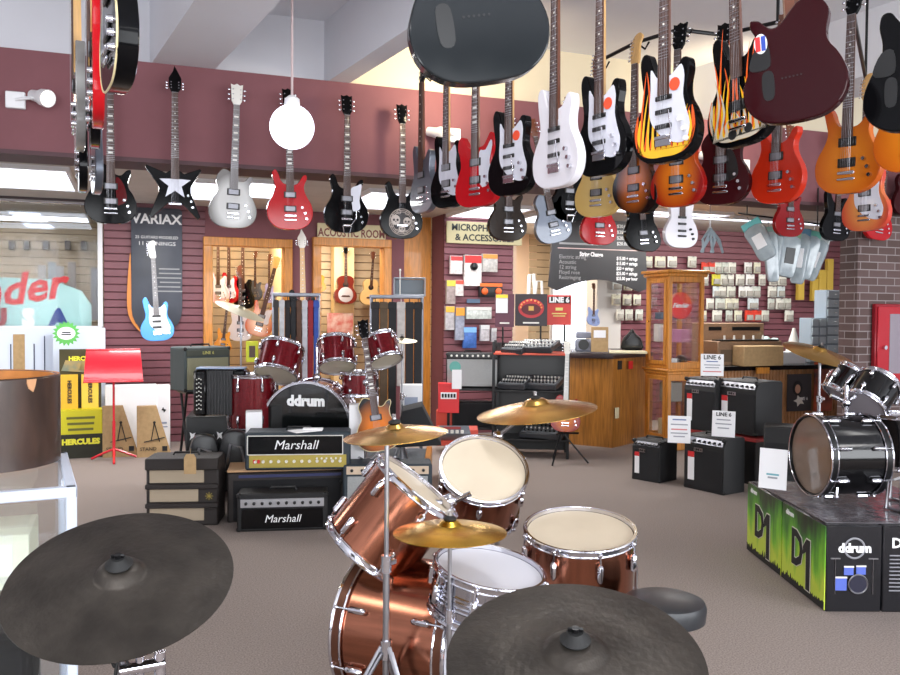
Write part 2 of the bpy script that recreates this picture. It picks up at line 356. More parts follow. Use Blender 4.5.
# wall behind the camera with shop windows
b=MB(); b.box(((XL+XR)/2,YR-.05,.25),(XR-XL,.1,.5)); b.box(((XL+XR)/2,YR-.05,3.45),(XR-XL,.1,.5))
wx=[-4.3,-1.5,1.3,4.1,6.9,9.7,12.5]
for x in [-4.6]+[w+0 for w in wx[1:]]+[13.3]: b.box((x,YR-.05,1.85),(.35,.1,2.8))
struct(b,'wall_rear',mat('dark_brown_wall',(62,46,44),.8),smooth=False)
# ceiling beams
bd=R(-8.2)
for px,py,w,nm in ((150,66,.42,1),(327,83,.16,2),(700,124,.5,3)):
    p=on_y(px,py,YF); b=MB(); T=Matrix.Translation((p.x,YF+.1,0))@Matrix.Rotation(-bd,4,'Z')
    b.M=T; b.box((w/2,-4.6,(ZFT+ZCEIL)/2+.0),(w,9.2,ZCEIL-ZFT-.002)); struct(b,'trim_%d'%nm,ceilm,smooth=False)
# drop ceiling lights
lampm=mat('fluorescent_diffuser',(236,242,255),.5,emit=5.5)
def cl(x0,y0,x1,y1,n,wd=.6,ln=1.2,em=lampm,rz=0,lab=''):
    p=on_z((x0+x1)/2,(y0+y1)/2,ZC-.02); t=empty('ceiling_light',lab,'ceiling light',loc=(p.x,max(p.y,YF+.75),ZC),rz=rz,group='ceiling lights')
    b=MB(); 
    for sx in(-1,1): b.box((sx*(wd/2+.015),0,-.02),(.03,ln+.06,.04))
    for sy in(-1,1): b.box((0,sy*(ln/2+.015),-.02),(wd,.03,.04))
    b.build('frame',white,t,smooth=False)
    b=MB(); b.box((0,0,-.022),(wd,ln,.012)); b.build('diffuser',em,t,smooth=False)
cl(-8,177,32,177,0,.95,1.25,lab='large bright fluorescent panel above the shop window at far left')
cl(196,190,206,190,0,.6,1.2,lab='fluorescent panel in the low ceiling behind the silver guitar')
cl(250,188,262,190,0,.55,1.0,lab='fluorescent panel in the low ceiling behind the red double-cut guitar')
cl(376,200,386,200,0,.55,1.3,lab='fluorescent panel in the low ceiling between the two black fascia guitars')
cl(470,213,500,213,0,.6,1.3,lab='fluorescent panel in the low ceiling above the microphone sign')
cl(548,215,560,218,0,.6,1.2,lab='fluorescent panel in the low ceiling above the beige passage')
cl(640,210,650,211,0,2.2,.22,lab='long fluorescent tube fitting behind the white super-strat')
cl(745,219,755,220,0,3.4,.16,lab='longest slim fluorescent tube fitting above the accessory wall')
# brick pier
bm_=mat('brown_brick',(106,86,84),.8); nt=bm_.node_tree; bs=nt.nodes['Principled BSDF']
br=nt.nodes.new('ShaderNodeTexBrick'); tc=nt.nodes.new('ShaderNodeTexCoord'); sx=nt.nodes.new('ShaderNodeSeparateXYZ'); cx=nt.nodes.new('ShaderNodeCombineXYZ'); ad=nt.nodes.new('ShaderNodeMath')
nt.links.new(tc.outputs['Object'],sx.inputs[0]); nt.links.new(sx.outputs[0],ad.inputs[0]); nt.links.new(sx.outputs[1],ad.inputs[1]); nt.links.new(ad.outputs[0],cx.inputs[0]); nt.links.new(sx.outputs[2],cx.inputs[1]); nt.links.new(cx.outputs[0],br.inputs['Vector'])
br.inputs['Color1'].default_value=lin((104,84,82))+(1,); br.inputs['Color2'].default_value=lin((84,66,62))+(1,); br.inputs['Mortar'].default_value=lin((150,140,140))+(1,)
br.inputs['Scale'].default_value=1; br.inputs['Mortar Size'].default_value=.005; br.inputs['Brick Width'].default_value=.22; br.inputs['Row Height'].default_value=.0745; br.inputs['Mortar Smooth'].default_value=.1
nt.links.new(br.outputs['Color'],bs.inputs['Base Color']); bp=nt.nodes.new('ShaderNodeBump'); bp.inputs['Strength'].default_value=.6; bp.inputs['Distance'].default_value=.01; bp.invert=True; nt.links.new(br.outputs['Fac'],bp.inputs['Height']); nt.links.new(bp.outputs[0],bs.inputs['Normal'])
pc=on_y(857,300,YF-.02)
b=MB(); b.box((pc.x+1.2,YF+.09,ZFB/2-.02),(2.4,.22,ZFB-.04)); struct(b,'wall_brick_pier',bm_,smooth=False)
def X(px,py=300,Y=YB): return on_y(px,py,Y).x
def Z(px,py,Y=YB): return on_y(px,py,Y).z
def slat(name,x0,x1,Y,z0,z1,ms,mg,sp=.09,side=None):
    b=MB(); b.cm=1; b.box(((x0+x1)/2,Y+.03,(z0+z1)/2),(x1-x0,.02,z1-z0)); b.cm=0
    n=int((z1-z0)/sp)
    for i in range(n+1):
        za=z0+i*sp; zb=min(za+sp-.011,z1)
        if zb>za+.01: b.box(((x0+x1)/2,Y+.012,(za+zb)/2),(x1-x0,.022,zb-za),.003)
    return struct(b,name,[ms,mg],smooth=False)
def plainwall(name,x0,x1,Y,z0,z1,m,t=.12):
    b=MB(); b.box(((x0+x1)/2,Y+t/2,(z0+z1)/2),(x1-x0,t,z1-z0)); return struct(b,name,m,smooth=False)
# left shop window in the back wall
xw=X(102); zs=Z(60,327); zh=Z(60,203)
plainwall('wall_window_sill',XL,xw,YB,0,zs,wallw); plainwall('wall_window_head',XL,xw,YB,zh,ZC,mat('grey_head_panel',(176,176,172),.7))
b=MB(); b.box(((XL+xw)/2,YB-.02,zh+.035),(xw-XL,.14,.05),.004); b.cm=1; b.box(((XL+xw)/2,YB-.05,zh),(xw-XL,.08,.03),.004); b.cm=2; b.box((xw-.015,YB-.0,(zs+zh)/2),(.05,.16,zh-zs),.004); b.box(((XL+xw)/2,YB-.02,zs),(xw-XL,.12,.025),.004); b.box((X(-6),YB,(zs+zh)/2),(.05,.14,zh-zs))
wf=struct(b,'window_1',[mat('dark_window_bar',(60,44,46),.5),chrome,white],smooth=False)
b=MB(); b.box(((XL+xw)/2,YB+.03,(zs+zh)/2),(xw-XL,.006,zh-zs)); b.build('glass',mat('window_glass',(235,245,245),.02,trans=1,alpha=.15),wf,smooth=False)
# fender sign board hung inside the glass
t=empty('painted_window_sign','turquoise sign board lettered in red script with blue and red USA behind the left window','sign',loc=(X(35),YB+.14,zs))
zt_=Z(40,278,YB+.14); w_=X(92)-X(-22)
b=MB(); b.prism([(-w_/2,0),(w_/2,0),(w_/2,.24),(w_/2-.1,.4),(w_/2-.42,.52),(-w_/2+.2,zt_-zs),(-w_/2,zt_-zs)],0,.02,.003); b.build('board',mat('turquoise_board',(166,208,206),.4),t)
text('Fender',.46,red,t,(-.38,-.006,.36),(PI/2,R(-10),0),shear=.35,bold=.012,name='script_lettering')
for s_,x_,m_ in (('U',-.3,mat('dark_red_letter',(150,40,50),.5)),('S',0,white),('A',.3,mat('navy_letter',(30,54,130),.5))):
    text(s_,.25,m_,t,(x_-.08,-.006,.09),bold=.018,name='letter')
# room behind the glass
plainwall('wall_room_divider',X(205),X(205)+.1,YB+.14,0,ZC,yroom,2.6)
slat('wall_window_room',XL,X(205),YB+2.6,0,ZC,tan_s,tan_g,.11)
cl2=lampm
for px,py,lab in ((18,222,'wide fluorescent panel seen through the left shop window'),(52,216,'small fluorescent panel seen through the left shop window')):
    p=on_z(px,py,ZC); t=empty('ceiling_light',lab,'ceiling light',loc=(p.x,min(p.y,YB+2),ZC),group='ceiling lights'); b=MB(); b.box((0,0,-.02),(.9,.6,.03)); b.build('frame',white,t,smooth=False); b=MB(); b.box((0,0,-.035),(.84,.54,.01)); b.build('diffuser',lampm,t,smooth=False)
# variax wall
x0,x1=xw+.02,X(205); slat('wall_maroon_left',x0,x1,YB-.01,0,ZC,maroon_s,groove,.085)
# doorways
def doorway(n,pl,pr,ptop):
    a,c=X(pl),X(pr); h=Z((pl+pr)/2,ptop); w=.1
    b=MB(); b.box((a-w/2,YB+.02,h/2),(w,.2,h),.006); b.box((c+w/2,YB+.02,h/2),(w,.2,h),.006); b.box(((a+c)/2,YB+.02,h+w/2),(c-a+2*w,.2,w),.006)
    struct(b,'door_%d'%n,oak); return a,c,h
a1,c1,h1=doorway(1,212,283,247); a2,c2,h2=doorway(2,320,382,247)
plainwall('wall_over_first_door',X(205),c1+.1,YB,h1+.1,ZC,maroon)
plainwall('wall_between_doors',c1+.1,a2-.1,YB,0,ZC,maroon)
plainwall('wall_over_second_door',a2-.1,c2+.1,YB,h2+.1,ZC,maroon)
plainwall('wall_beside_second_door',c2+.1,X(404),YB,0,ZC,maroon)
plainwall('wall_wood_panel',X(404),X(431),YB+.02,0,ZC,oak)
slat('wall_first_room_back',X(205)+.1,a2-.35,YB+1.7,0,ZC,tan_s,tan_g,.11)
plainwall('wall_acoustic_divider',a2-.35,a2-.25,YB+.14,0,ZC,yroom,1.6)
slat('wall_acoustic_room_slats',a2-.25,X(431)+.8,YB+1.7,0,ZC,tan_s,tan_g,.11)
plainwall('wall_acoustic_room_panel',X(334,300,YB+1.45),X(354,300,YB+1.45),YB+1.45,0,ZC,yroom,.2)
# microphone partition
YM=YB-.42; xa,xb=X(444,300,YM),X(513,300,YM)
slat('wall_microphone_panel',xa,xb,YM,0,ZC,maroon_s,groove,.085)
b=MB(); b.box((xa+.06,YM+.25,ZC/2),(.12,.42,ZC)); b.box(((xa+xb)/2,YM+.09,ZC/2),(xb-xa,.08,ZC)); struct(b,'wall_microphone_return',maroon,smooth=False)
# passage behind
YP=YB+1.6
plainwall('wall_passage_left',X(513,300,YM),X(530,300,YP)+.1,YP-.02,0,ZC,mat('peach_wall',(232,204,176),.8))
plainwall('wall_passage_side',xb-.02,xb+.08,YM+.1,0,ZC,mat('peach_wall',(232,204,176)),1.9)
slat('wall_passage_slats',X(528,300,YP),X(549,300,YP),YP-.03,0,ZC,tan_s,tan_g,.11)
# bright window at the end of the passage
xa_,xb_=X(549,300,YP),X(590,300,YP); z0,z1=Z(570,352,YP),Z(570,292,YP)-.0
plainwall('wall_under_passage_window',xa_,xb_,YP,0,.75,wallw); plainwall('wall_over_passage_window',xa_,xb_,YP,2.35,ZC,wallw)
b=MB(); 
for q in((xa_+.02,YP,1.55,.05,.1,1.6),(xb_-.02,YP,1.55,.05,.1,1.6),((xa_+xb_)/2,YP,.77,xb_-xa_,.1,.05),((xa_+xb_)/2,YP,2.33,xb_-xa_,.1,.05)): b.box(q[:3],q[3:],.004)
wf2=struct(b,'window_2',white)
b=MB(); b.box(((xa_+xb_)/2,YP+.06,1.55),(xb_-xa_,.01,1.6)); b.build('bright_pane',mat('daylit_frosted_pane',(240,246,255),.5,emit=3.0),wf2,smooth=False,label='overexposed daylit pane')
plainwall('wall_white_column',X(597),X(621),YB,0,ZC,mat('white_column',(208,204,198),.7),.3)
plainwall('wall_behind_passage',X(590,300,YP),X(640,300,YP),YP,0,ZC,mat('mauve_wall',(180,168,176),.8))
slat('wall_accessories',X(621),XR,YB,0,ZC,maroon_s,groove,.085)
# ---- track spots ----
def spot(px,py,Y,lab,bx,by,on=3.0):
    p=on_y(bx,by,Y); q=on_y(px,py,Y); q=q+Vector((0,-.12,0)); t=empty('spotlight',lab,'spotlight',loc=p,group=None)
    b=MB(); b.box((0,-.02,0),(.12,.04,.11),.006); b.build('mounting_box',white,t)
    l=q-p; b=MB(); b.tube([(0,-.04,0),(l.x*.4,-.07,.01),(l.x*.6,-.1,l.z*.7)],.012); b.build('arm',white,t)
    dd=Vector((.6,-.75,-.25)).normalized(); M=Matrix.Translation(l-dd*.06)@frame(dd)
    b=MB(); b.lathe([(.02,-.08),(.036,-.07),(.04,0),(.055,.04),(.058,.1),(.05,.1),(.03,.03)],20,M,cap=False); b.build('lamp_head',white,t)
    b=MB(); b.lathe([(.0,.05),(.045,.07),(.048,.085),(.0,.1)],20,M,cap=False); b.build('bulb',mat('warm_bulb',(255,232,200),.4,emit=9),t)
spot(46,102,YF,'white track spotlight on the maroon fascia at far left',16,101)
spot(437,137,YF,'white spotlight glowing on the fascia behind the grey hanging guitar',452,136)
spot(706,160,YF,'white spotlight on the fascia left of the red double-cut guitar',742,166)
b=MB(); p=on_y(0,102,YF); b.box((p.x-.45,YF-.02,p.z+.02),(.9,.03,.025),.004); b.build('light_track',white,**dict(label='white metal light track leading off the left edge of the fascia',cat='track'))
# globe pendant
p=pix(292,127,5.2); t=empty('pendant_lamp','glowing white globe pendant lamp on a thin cord before the fascia','pendant lamp',loc=p)
b=MB(); b.ball((0,0,0),.135,32); b.build('globe',mat('glowing_globe',(232,236,255),.4,emit=6),t)
b=MB(); b.lathe([(.02,.19),(.045,.17),(.05,.12),(.05,.12)],20); b.build('cap',white,t)
b=MB(); b.cyl((0,0,.17),(0,0,ZCEIL-p.z),.008); b.build('cord',mat('pink_cord',(196,176,176),.6),t)
# ---- signs ----
def sign(px0,py0,px1,py1,Y,lab,bm2,lines,tm,cat='sign',thick=.03,name='sign'):
    a=on_y(px0,py0,Y); c=on_y(px1,(py0+py1)/2,Y); bb=on_y(px0,py1,Y); w=c.x-a.x; h=a.z-bb.z
    t=empty(name,lab,cat,loc=((a.x+c.x)/2,Y,bb.z-.0))
    b=MB(); b.box((0,-thick/2,h/2),(w,thick,h),.004); b.build('panel',bm2,t)
    for (s_,sz,x_,z_,sx_) in lines: text(s_,sz*h,tm,t,(x_*w,-thick-.001,z_*h),bold=.003,sx=sx_)
    return t,w,h
cream=mat('cream_sign',(214,204,164),.6)
sign(317,223,385,242,YB-.03,'cream sign lettered ACOUSTIC ROOM over the second doorway',cream,[('ACOUSTIC ROOM',.6,0,.5,.74)],mat('brown_letter',(120,50,44),.5))
sign(446,221,521,243,YM-.03,'cream sign lettered MICROPHONES & ACCESSORIES atop the maroon partition',mat('khaki_sign',(190,180,138),.6),[('MICROPHONES',.42,-.06,.72,.98),('& ACCESSORIES',.42,0.0,.27,1.0)],mat('dark_green_letter',(34,40,40),.5))
# hanging price board
Yp=YB-.55; t=empty('price_board','dark grey price board with white lettering and an arched lower edge above the counter','price board',loc=(X(597,300,Yp),Yp,0))
hw=X(647,300,Yp)-X(597,300,Yp); hw2=X(597,300,Yp)-X(548,300,Yp); zl=Z(597,286,Yp); zr=Z(597,222,Yp)+.35
o=[(-hw2,zl-.02)]+[(-hw2+(hw+hw2)*i/12,zl-.12+.2*math.sin(PI*i/12)) for i in range(1,12)]+[(hw,zl-.02),(hw*.94,(zl+zr)/2),(hw*.9,zr),(-hw2*.85,zr),(-hw2*.93,(zl+zr)/2)]
b=MB(); b.prism(o,-.015,.015,.003); b.build('board',mat('charcoal_board',(62,62,64),.5),t,label='charcoal board')
text('String Change',.075,whitep,t,(-.1,-.017,zl+.4),bold=.003,sx=.8)
b=MB(); b.box((0,-.017,zl+.47),((hw+hw2)*.8,.003,.012)); b.build('divider_line',mat('pinkish_line',(208,180,176),.5),t)
for i,(l_,r_) in enumerate((('Electric string','$15.00 + strings'),('Acoustic','$15.00 + strings'),('12 string','$20 + strings'),('Floyd rose','$25.00 + strings'),('Restringing','$25.00 per hour'))):
    text(l_,.07,mat('grey_print',(150,150,150),.5),t,(-hw2*.8,-.017,zl+.36-.065*i),align='LEFT'); text(r_,.062,whitep,t,(hw*.36,-.017,zl+.36-.065*i),align='LEFT',bold=.001,sx=.78)
for i in range(4): text('$20.00',.062,whitep,t,(hw*.36,-.017,zl+.55+.075*i),align='LEFT')
b=MB(); b.box((-hw2*.4,-.017,zl+.53),(hw2*.8,.003,.025)); b.box((-hw2*.2,-.017,zl+.66),(hw2*.3,.003,.03)); b.build('small_print',mat('grey_print',(150,150,150)),t)
b=MB()
for x_ in(-.4,.4): b.cyl((x_,0,zr-.02),(x_,0,ZC),.006)
b.build('hanging_rod',steel,t)
# ---- variax poster + blue guitar ----
Yv=YB-.05; pA=on_y(131,208,Yv); pB=on_y(182,208,Yv); w=pB.x-pA.x; zt=on_y(156,208,Yv).z; zb=on_y(156,333,Yv).z; cx_=(pA.x+pB.x)/2
t=empty('poster_board','tall dark rounded poster board lettered VARIAX on the maroon wall','poster',loc=(cx_,Yv,zb))
H=zt-zb; o=[(-w/2,.28),(-w*.48,.19),(-w*.42,.11),(-w*.3,.045),(-w*.16,.01),(0,0),(w*.16,.01),(w*.3,.045),(w*.42,.11),(w*.48,.19),(w/2,.28),(w/2,H-.03),(w/2-.03,H),(-w/2+.03,H),(-w/2,H-.03)]
b=MB(); b.prism(o,-.01,.01,.002); b.build('board',mat('dark_slate_print',(66,70,80),.45,noise=.2,nscale=2),t)
b=MB(); b.prism(crm([(-w/2-.01,.9),(-w/2-.045,.45),(-w/2-.03,.2),(-w*.4,.05),(-w*.25,-.01),(-w*.36,.06),(-w/2+.01,.25),(-w/2,.5)],4),0,.012,0); b.build('orange_edge',mat('orange_edge',(226,140,60),.5),t)
text('VARIAX',.15,whitep,t,(0,-.013,H-.13),bold=.004,sx=1.0); text('25 GUITARS MODELED',.045,whitep,t,(0,-.013,H-.33)); text('11 TUNINGS',.06,whitep,t,(0,-.013,H-.4),sx=1.2)
b=MB()
for i in range(6): b.box((.13+.01*(i%2),-.012,.72-.05*i),(.24+.02*(i%3-1),.002,.014))
b.build('small_print',mat('grey_print',(150,150,150)),t)
lb=mat('light_blue_metallic',(62,136,204),.2,.2,0)
guitar('electric_guitar','light blue strat-style guitar with white pickguard hung on the dark poster board',158,341,96,'strat',lb,roll=-3,guard=white,neckm=maple,headm=pearl,board=mat('grey_board',(120,116,116),.4),group=None,npk=3,headst='6',bridge='trem')
for dx,mm,lb_ in ((150,red,'orange'),(149,mat('cyan_tag',(90,190,216),.5),'cyan')):
    pass
# ---------------- hanging guitars ----------------
blk=lac('black_lacquer',(9,9,11)); wht=lac('white_lacquer',(226,224,232)); redl=lac('red_lacquer',(178,20,28)); dred=lac('dark_red_lacquer',(86,12,18)); silv=burst('silver_sparkle',(206,206,204),(128,126,124),r0=.1,r1=.16)
cherry=lac('cherry_lacquer',(132,20,24)); amberb=burst('amber_flame_top',(214,124,30),(170,66,20),r1=.2); sunb=burst('tobacco_sunburst',(206,104,24),(16,8,6),r0=.04,r1=.14); chb=burst('cherry_sunburst',(226,126,34),(140,18,14),r0=.04,r1=.15)
sunb2=burst('tobacco_sunburst_front',(216,116,26),(14,9,9),r0=.06,r1=.17); creamb=burst('cream_top',(216,186,120),(206,170,100)); pinkb=burst('orange_pink_burst',(222,150,84),(190,66,50)); orangered=lac('orange_red_lacquer',(196,46,22)); greym=mat('grey_metallic',(92,98,110),.3,.5,.6); brownb=lac('brown_black_lacquer',(44,34,28)); wine=lac('wine_lacquer',(58,18,22))
white_g=mat('white_pickguard',(214,216,228),.25,0,.5); cream_p=mat('cream_plastic',(222,206,160),.4)
ivory=mat('ivory_board',(190,180,160),.4)
FG='guitars hanging along the maroon fascia'
def sf(x): return 125.9*(1-.374*(x-450)/850)*1.02
def fas(px,py,kind,bm,label,**k):
    k.setdefault('group',FG); k.pop('s',0); p=on_y(px,py,YF-.14)
    return guitar('electric_guitar',label,px,py,100,kind,bm,M=Matrix.Translation(p)@Matrix.Rotation(R(k.pop('roll',0)),4,'Y'),**k)
fas(111,224,'lp',blk,'black single-cut guitar with red patch hung at the left end of the fascia',s=150,headm=blk,blocks=True,guard=dred)
def starg():
    g=fas(175,219,'star',blk,'black star-shaped guitar with white star pickguard on the fascia',headst='hook',headm=blk,npk=0,bridge='none',s=141)
    b=MB(); o=[]
    for i in range(10):
        a=PI/2+i*PI/5; r=.108 if i%2==0 else .045; o.append((r*math.cos(a),.235+r*math.sin(a)))
    b.prism(o,-.0265,-.0225,0); b.build('pickguard',white_g,g,label='white star-shaped pickguard')
starg()
fas(232,228,'lp',silv,'silver sparkle single-cut guitar with white headstock on the fascia',s=145,headm=pearl,roll=2,board=mat('grey_board',(120,116,116)),blocks=True)
fas(290,230,'prs',redl,'glossy red double-cut guitar on the fascia behind the globe lamp',s=139,blocks=True,headm=blk,roll=-1)
fas(346,233,'prs',blk,'black guitar with white pickguard and vibrato arm on the fascia',s=137,guard=white_g,bridge='bigsby',blocks=True,headm=blk)
def skullg():
    g=fas(401,239,'prs',blk,'black guitar painted with pale skulls and scrolls on the fascia',s=131,headm=blk,blocks=True,npk=0,bridge='none')
    b=MB(); y=-.0235
    b.prism([(.1*math.cos(a*PI/12),.125+.09*math.sin(a*PI/12)) for a in range(24)],y,y+.001,0); b.cm=1
    for cx_,cz_,r in ((-.05,.14,.035),(.04,.13,.03),(0,.075,.026)):
        b.prism([(cx_+r*math.cos(a*PI/8),cz_+r*1.1*math.sin(a*PI/8)) for a in range(16)],y-.002,y-.0005,0); b.cm=0
        for sx in(-1,1): b.prism([(cx_+sx*r*.4+r*.28*math.cos(a*PI/4),cz_+r*.28*math.sin(a*PI/4)) for a in range(8)],y-.0035,y-.002,0)
        b.prism([(cx_-r*.2,cz_-r*.5),(cx_+r*.2,cz_-r*.5),(cx_,cz_-r*.15)],y-.0035,y-.002,0); b.cm=1
    for k in range(3):
        b.torus(.1-.012*k,.0025,Matrix.Translation((0,y-.001,.125))@Matrix.Rotation(PI/2,4,'X'),40,4)
    for k in range(8):
        a=k*PI/4+.3; b.torus(.016,.0022,Matrix.Translation((.088*math.cos(a),y-.002,.125+.08*math.sin(a)))@Matrix.Rotation(PI/2,4,'X'),16,4)
    b.build('skull_graphic',[mat('dark_print',(34,28,30)),mat('bone_print',(190,178,170),.4)],g,label='bone-coloured skull painting')
skullg()
# fascia guitars on the right, partly behind the racks
fas(507,241,'lp',brownb,'dark brown single-cut guitar below the black strat, over the microphone sign',s=124,headm=blk)
fas(556,243,'lp',greym,'tilted blue-grey guitar left of the glossy black one above the price board',s=120,roll=-14)
fas(568,222,'lp',blk,'glossy black guitar with chrome ring hung under the white super-strat',s=128,bridge='bigsby')
fas(598,245,'strat',redl,'bright red guitar below the cream one, lowest above the price board',s=119,guard=None,npk=1)
fas(643,252,'offset',blk,'plain black offset guitar below the tobacco sunburst one',s=114,roll=-5,npk=1)
fas(680,248,'strat',wht,'white super-strat with black pickups above the oak display cabinet',s=117,npk=3,pk=blackp,bridge='floyd',knobm=blackm)
fas(788,237,'lp',cherry,'small wine red guitar with white tag below the orange-red one',s=108,guard=None)
fas(834,241,'strat',blk,'black bass-like guitar with white edge hung left of the cherry one',s=108,knobm=chrome,roll=2)
fas(876,240,'strat',redl,'red guitar with white stripe mostly behind the orange-pink one',s=104,roll=6)
fas(905,216,'lp',wine,'dark guitar cut by the right edge of the photo, lowest there',s=108)
# middle row
H='guitars hanging from the ceiling racks'
guitar('electric_guitar','grey guitar seen almost edge-on, leftmost of the rack left of the red horned one',424,213,150,'strat',greym,yaw=62,detail=1,headm=blk)
guitar('electric_guitar','black guitar with white pickguard turned sideways just left of the red horned one',449,208,160,'strat',blk,yaw=52,guard=white_g,neckm=maple)
guitar('electric_guitar','cherry red guitar with two pointed horns and white pickguard',478,207,176,'sg',redl,yaw=45,guard=white_g,blocks=True,headm=blk)
guitar('electric_guitar','black strat with white pickguard and orange sticker, smaller one above the brown guitar',512,196,190,'strat',blk,yaw=46,guard=white_g,neckm=maple,sticker=True,npk=3,bridge='trem',headst='6')
guitar('electric_guitar','cream topped guitar between the big black strat and the bright red one',598,217,160,'strat',creamb,yaw=35,headst='6')
guitar('electric_guitar','tobacco sunburst guitar with maple headstock left of the yellow flame guitar',636,214,172,'offset',sunb,yaw=42,headm=maple,headst='6',npk=2)
guitar('electric_guitar','cherry sunburst guitar hung just under the yellow flame guitar',678,207,180,'lp',chb,yaw=30,headm=blk)
guitar('electric_guitar','dark wine guitar right of the cherry sunburst one with black pickguard',722,205,178,'lp',wine,yaw=25,guard=blackp,headm=blk)
guitar('electric_guitar','orange-red glossy double-cut guitar below the big dark back',777,204,186,'prs',orangered,yaw=38,headm=mahog,roll=2)
guitar('electric_guitar','orange-pink burst guitar with white pickguard below the amber one',866,231,150,'strat',pinkb,yaw=32,guard=white_g,headm=maple,headst='6')
# front row
guitar('electric_guitar','white pointed super-strat with bare headstock, largest white guitar in the racks',558,188,222,'strat',wht,yaw=52,headm=wht,npk=3,pk=blackp,bridge='trem',headst='6')
guitar('electric_guitar','large black strat with white pickguard and orange sticker right of the white one',603,176,226,'strat',blk,yaw=48,guard=white_g,sticker=True,neckm=maple,npk=3,bridge='trem',headst='6')
def flames(g,seed,ms,zb=.0,hi=.36,body='strat',cols=1):
    rnd=random.Random(seed); o=[p for p in crm(OUT[body],3)]
    low=[(x*.93,max(z,.006)+.006) for x,z in o if z<.2]
    L=sorted([p for p in low if p[0]<0],key=lambda p:-p[1]); Rr=sorted([p for p in low if p[0]>=0],key=lambda p:p[1])
    def poly(sc_,h,y,n):
        pts=[(x*sc_,.012+z*sc_) for x,z in L+Rr]; top=[]
        xs=[.14*sc_-(i/(n-1))*.28*sc_ for i in range(n)]
        for i,x in enumerate(xs):
            if i%2:
                zt=h*(.55+.6*rnd.random()+(.35 if x<-.08 else 0)); wg_=.012*(1 if rnd.random()<.5 else -1); k2=.86 if zt>.22 else .95
                top+=[(x+.007,h*.34),(x*k2+wg_*.6+.005,h*.34+(zt-h*.34)*.5),(x*k2-wg_,zt),(x*k2+wg_*.6-.005,h*.34+(zt-h*.34)*.45),(x-.007,h*.3)]
                continue
            zt=h*(.6+.55*rnd.random()+(.3 if x<-.08 else 0)) if i%2 else h*.22
            if abs(x)>.1: zt=min(zt,.42)
            top.append((x*(.86 if zt>.22 else 1)+(.012 if i%2 else 0),zt))
        return crm([p for p in pts[::2]]+top,3)
    y0=-.0225
    for k,(sc_,h,m_) in enumerate(ms):
        b=MB(); b.prism(poly(sc_,h,y0,19),y0-.0006*(k+1),y0-.0006*k,0); b.build('flame_graphic',m_,g,label='painted flames')
yel=mat('yellow_flame_paint',(240,186,40),.2,0,.8); org=mat('orange_flame_paint',(226,90,30),.2,0,.8); bone=mat('bone_flame_paint',(206,196,178),.25,0,.6)
g=guitar('electric_guitar','black strat with yellow and orange flames, white pickguard and orange sticker',667,163,245,'strat',blk,yaw=40,guard=white_g,sticker=True,npk=3,headst='6',knobm=white,bridge='trem')
flames(g,3,[(1,.3,org),(.9,.25,yel)])
g=guitar('electric_guitar','black guitar with orange flames over bone white skull painting, right of yellow flame one',743,146,250,'strat',blk,yaw=42,roll=-3,npk=1,headm=blk,pk=blackp)
flames(g,5,[(1,.4,org),(.9,.26,yel),(.97,.21,bone)])
b=MB(); 
for c_,r_ in(((-.03,.05),.022),((.05,.06),.02)): b.prism([(c_[0]+r_*math.cos(a*PI/6),c_[1]+r_*math.sin(a*PI/6)) for a in range(12)],-.0255,-.0245,0)
b.prism([(.0,.04),(.02,.04),(.01,.07)],-.0255,-.0245,0); b.build('skull_graphic',ink,g,label='black skull eye sockets')
guitar('electric_guitar','amber flame-top double-cut guitar with gold hardware near the right edge',848,194,204,'prs',[amberb],yaw=28,headm=blk,pk=blackp,roll=1)
# big near ones, backs toward us
greyback=mat('black_back_lacquer',(24,28,31),.14,spec=.35)
M=None
guitar('electric_guitar','large black guitar with its plain back to us, nearest at the top centre',487,84,432,'lp',greyback,yaw=-12,roll=-10,back=True,headm=blk)
g=guitar('electric_guitar','dark red guitar with its back to us and an oval sticker, nearest at upper right',798,122,300,'lp',mat('dark_red_back_lacquer',(44,8,13),.1,spec=.2),yaw=12,roll=-5,back=True,headm=blk)
b=MB(); M_=Matrix.Translation((.095,.0247,.28))@Matrix.Rotation(-PI/2,4,'X'); 
b.lathe([(.0,0),(.027,0),(.027,.001),(0,.001)],24,M_@Matrix.Diagonal((.8,1.25,1,1)),cap=False); b.cm=1; b.box((.104,.0262,.28),(.016,.001,.05)); b.cm=2; b.box((.086,.0262,.28),(.014,.001,.05)); b.build('sticker',[white,red,mat('blue_print',(40,70,170))],g,label='oval blue, white and red sticker')
guitar('electric_guitar','dark blue-black guitar back cut off by the right edge, highest there',918,131,300,'strat',blk,yaw=10,back=True)
guitar('electric_guitar','amber sunburst guitar cut off by the right edge below the dark back',915,172,240,'lp',amberb,yaw=20)
# left cluster, hung in a row seen from the side

GL='guitars seen side-on at top left'
gg=guitar('electric_guitar','black guitar with cream edge seen side-on, nearest of the row at top left',119,90,370,'lp',blk,yaw=82,group=GL,t=.055,headm=blk,npk=2)
b=MB(); o_=crm(OUT['lp'],4); b.tube([(x*.99,-.0265,z) for x,z in o_]+[(o_[0][0],-.0265,o_[0][1])],.003,5); b.build('binding',cream_p,gg)
for lab,px,py,s_,kd,bm__,yw in (('red guitar with cream pickups seen side-on in the row at top left',98,126,300,'strat',redl,89),
 ('black guitar with maple neck seen side-on behind the red one',95,147,262,'strat',blk,89),
 ('silver guitar seen side-on, at the left edge of the row at top left',80,150,250,'strat',silv,88),
 ('black bass-like guitar seen side-on hanging lowest at top left',83,192,222,'strat',blk,89),
 ('grey edged guitar seen side-on just left of the black single-cut one',97,194,205,'lp',greym,86)):
    guitar('electric_guitar',lab,px,py,s_,kd,bm__,yaw=yw,group=GL,neckm=maple,headst='6',t=.036,guard=None)
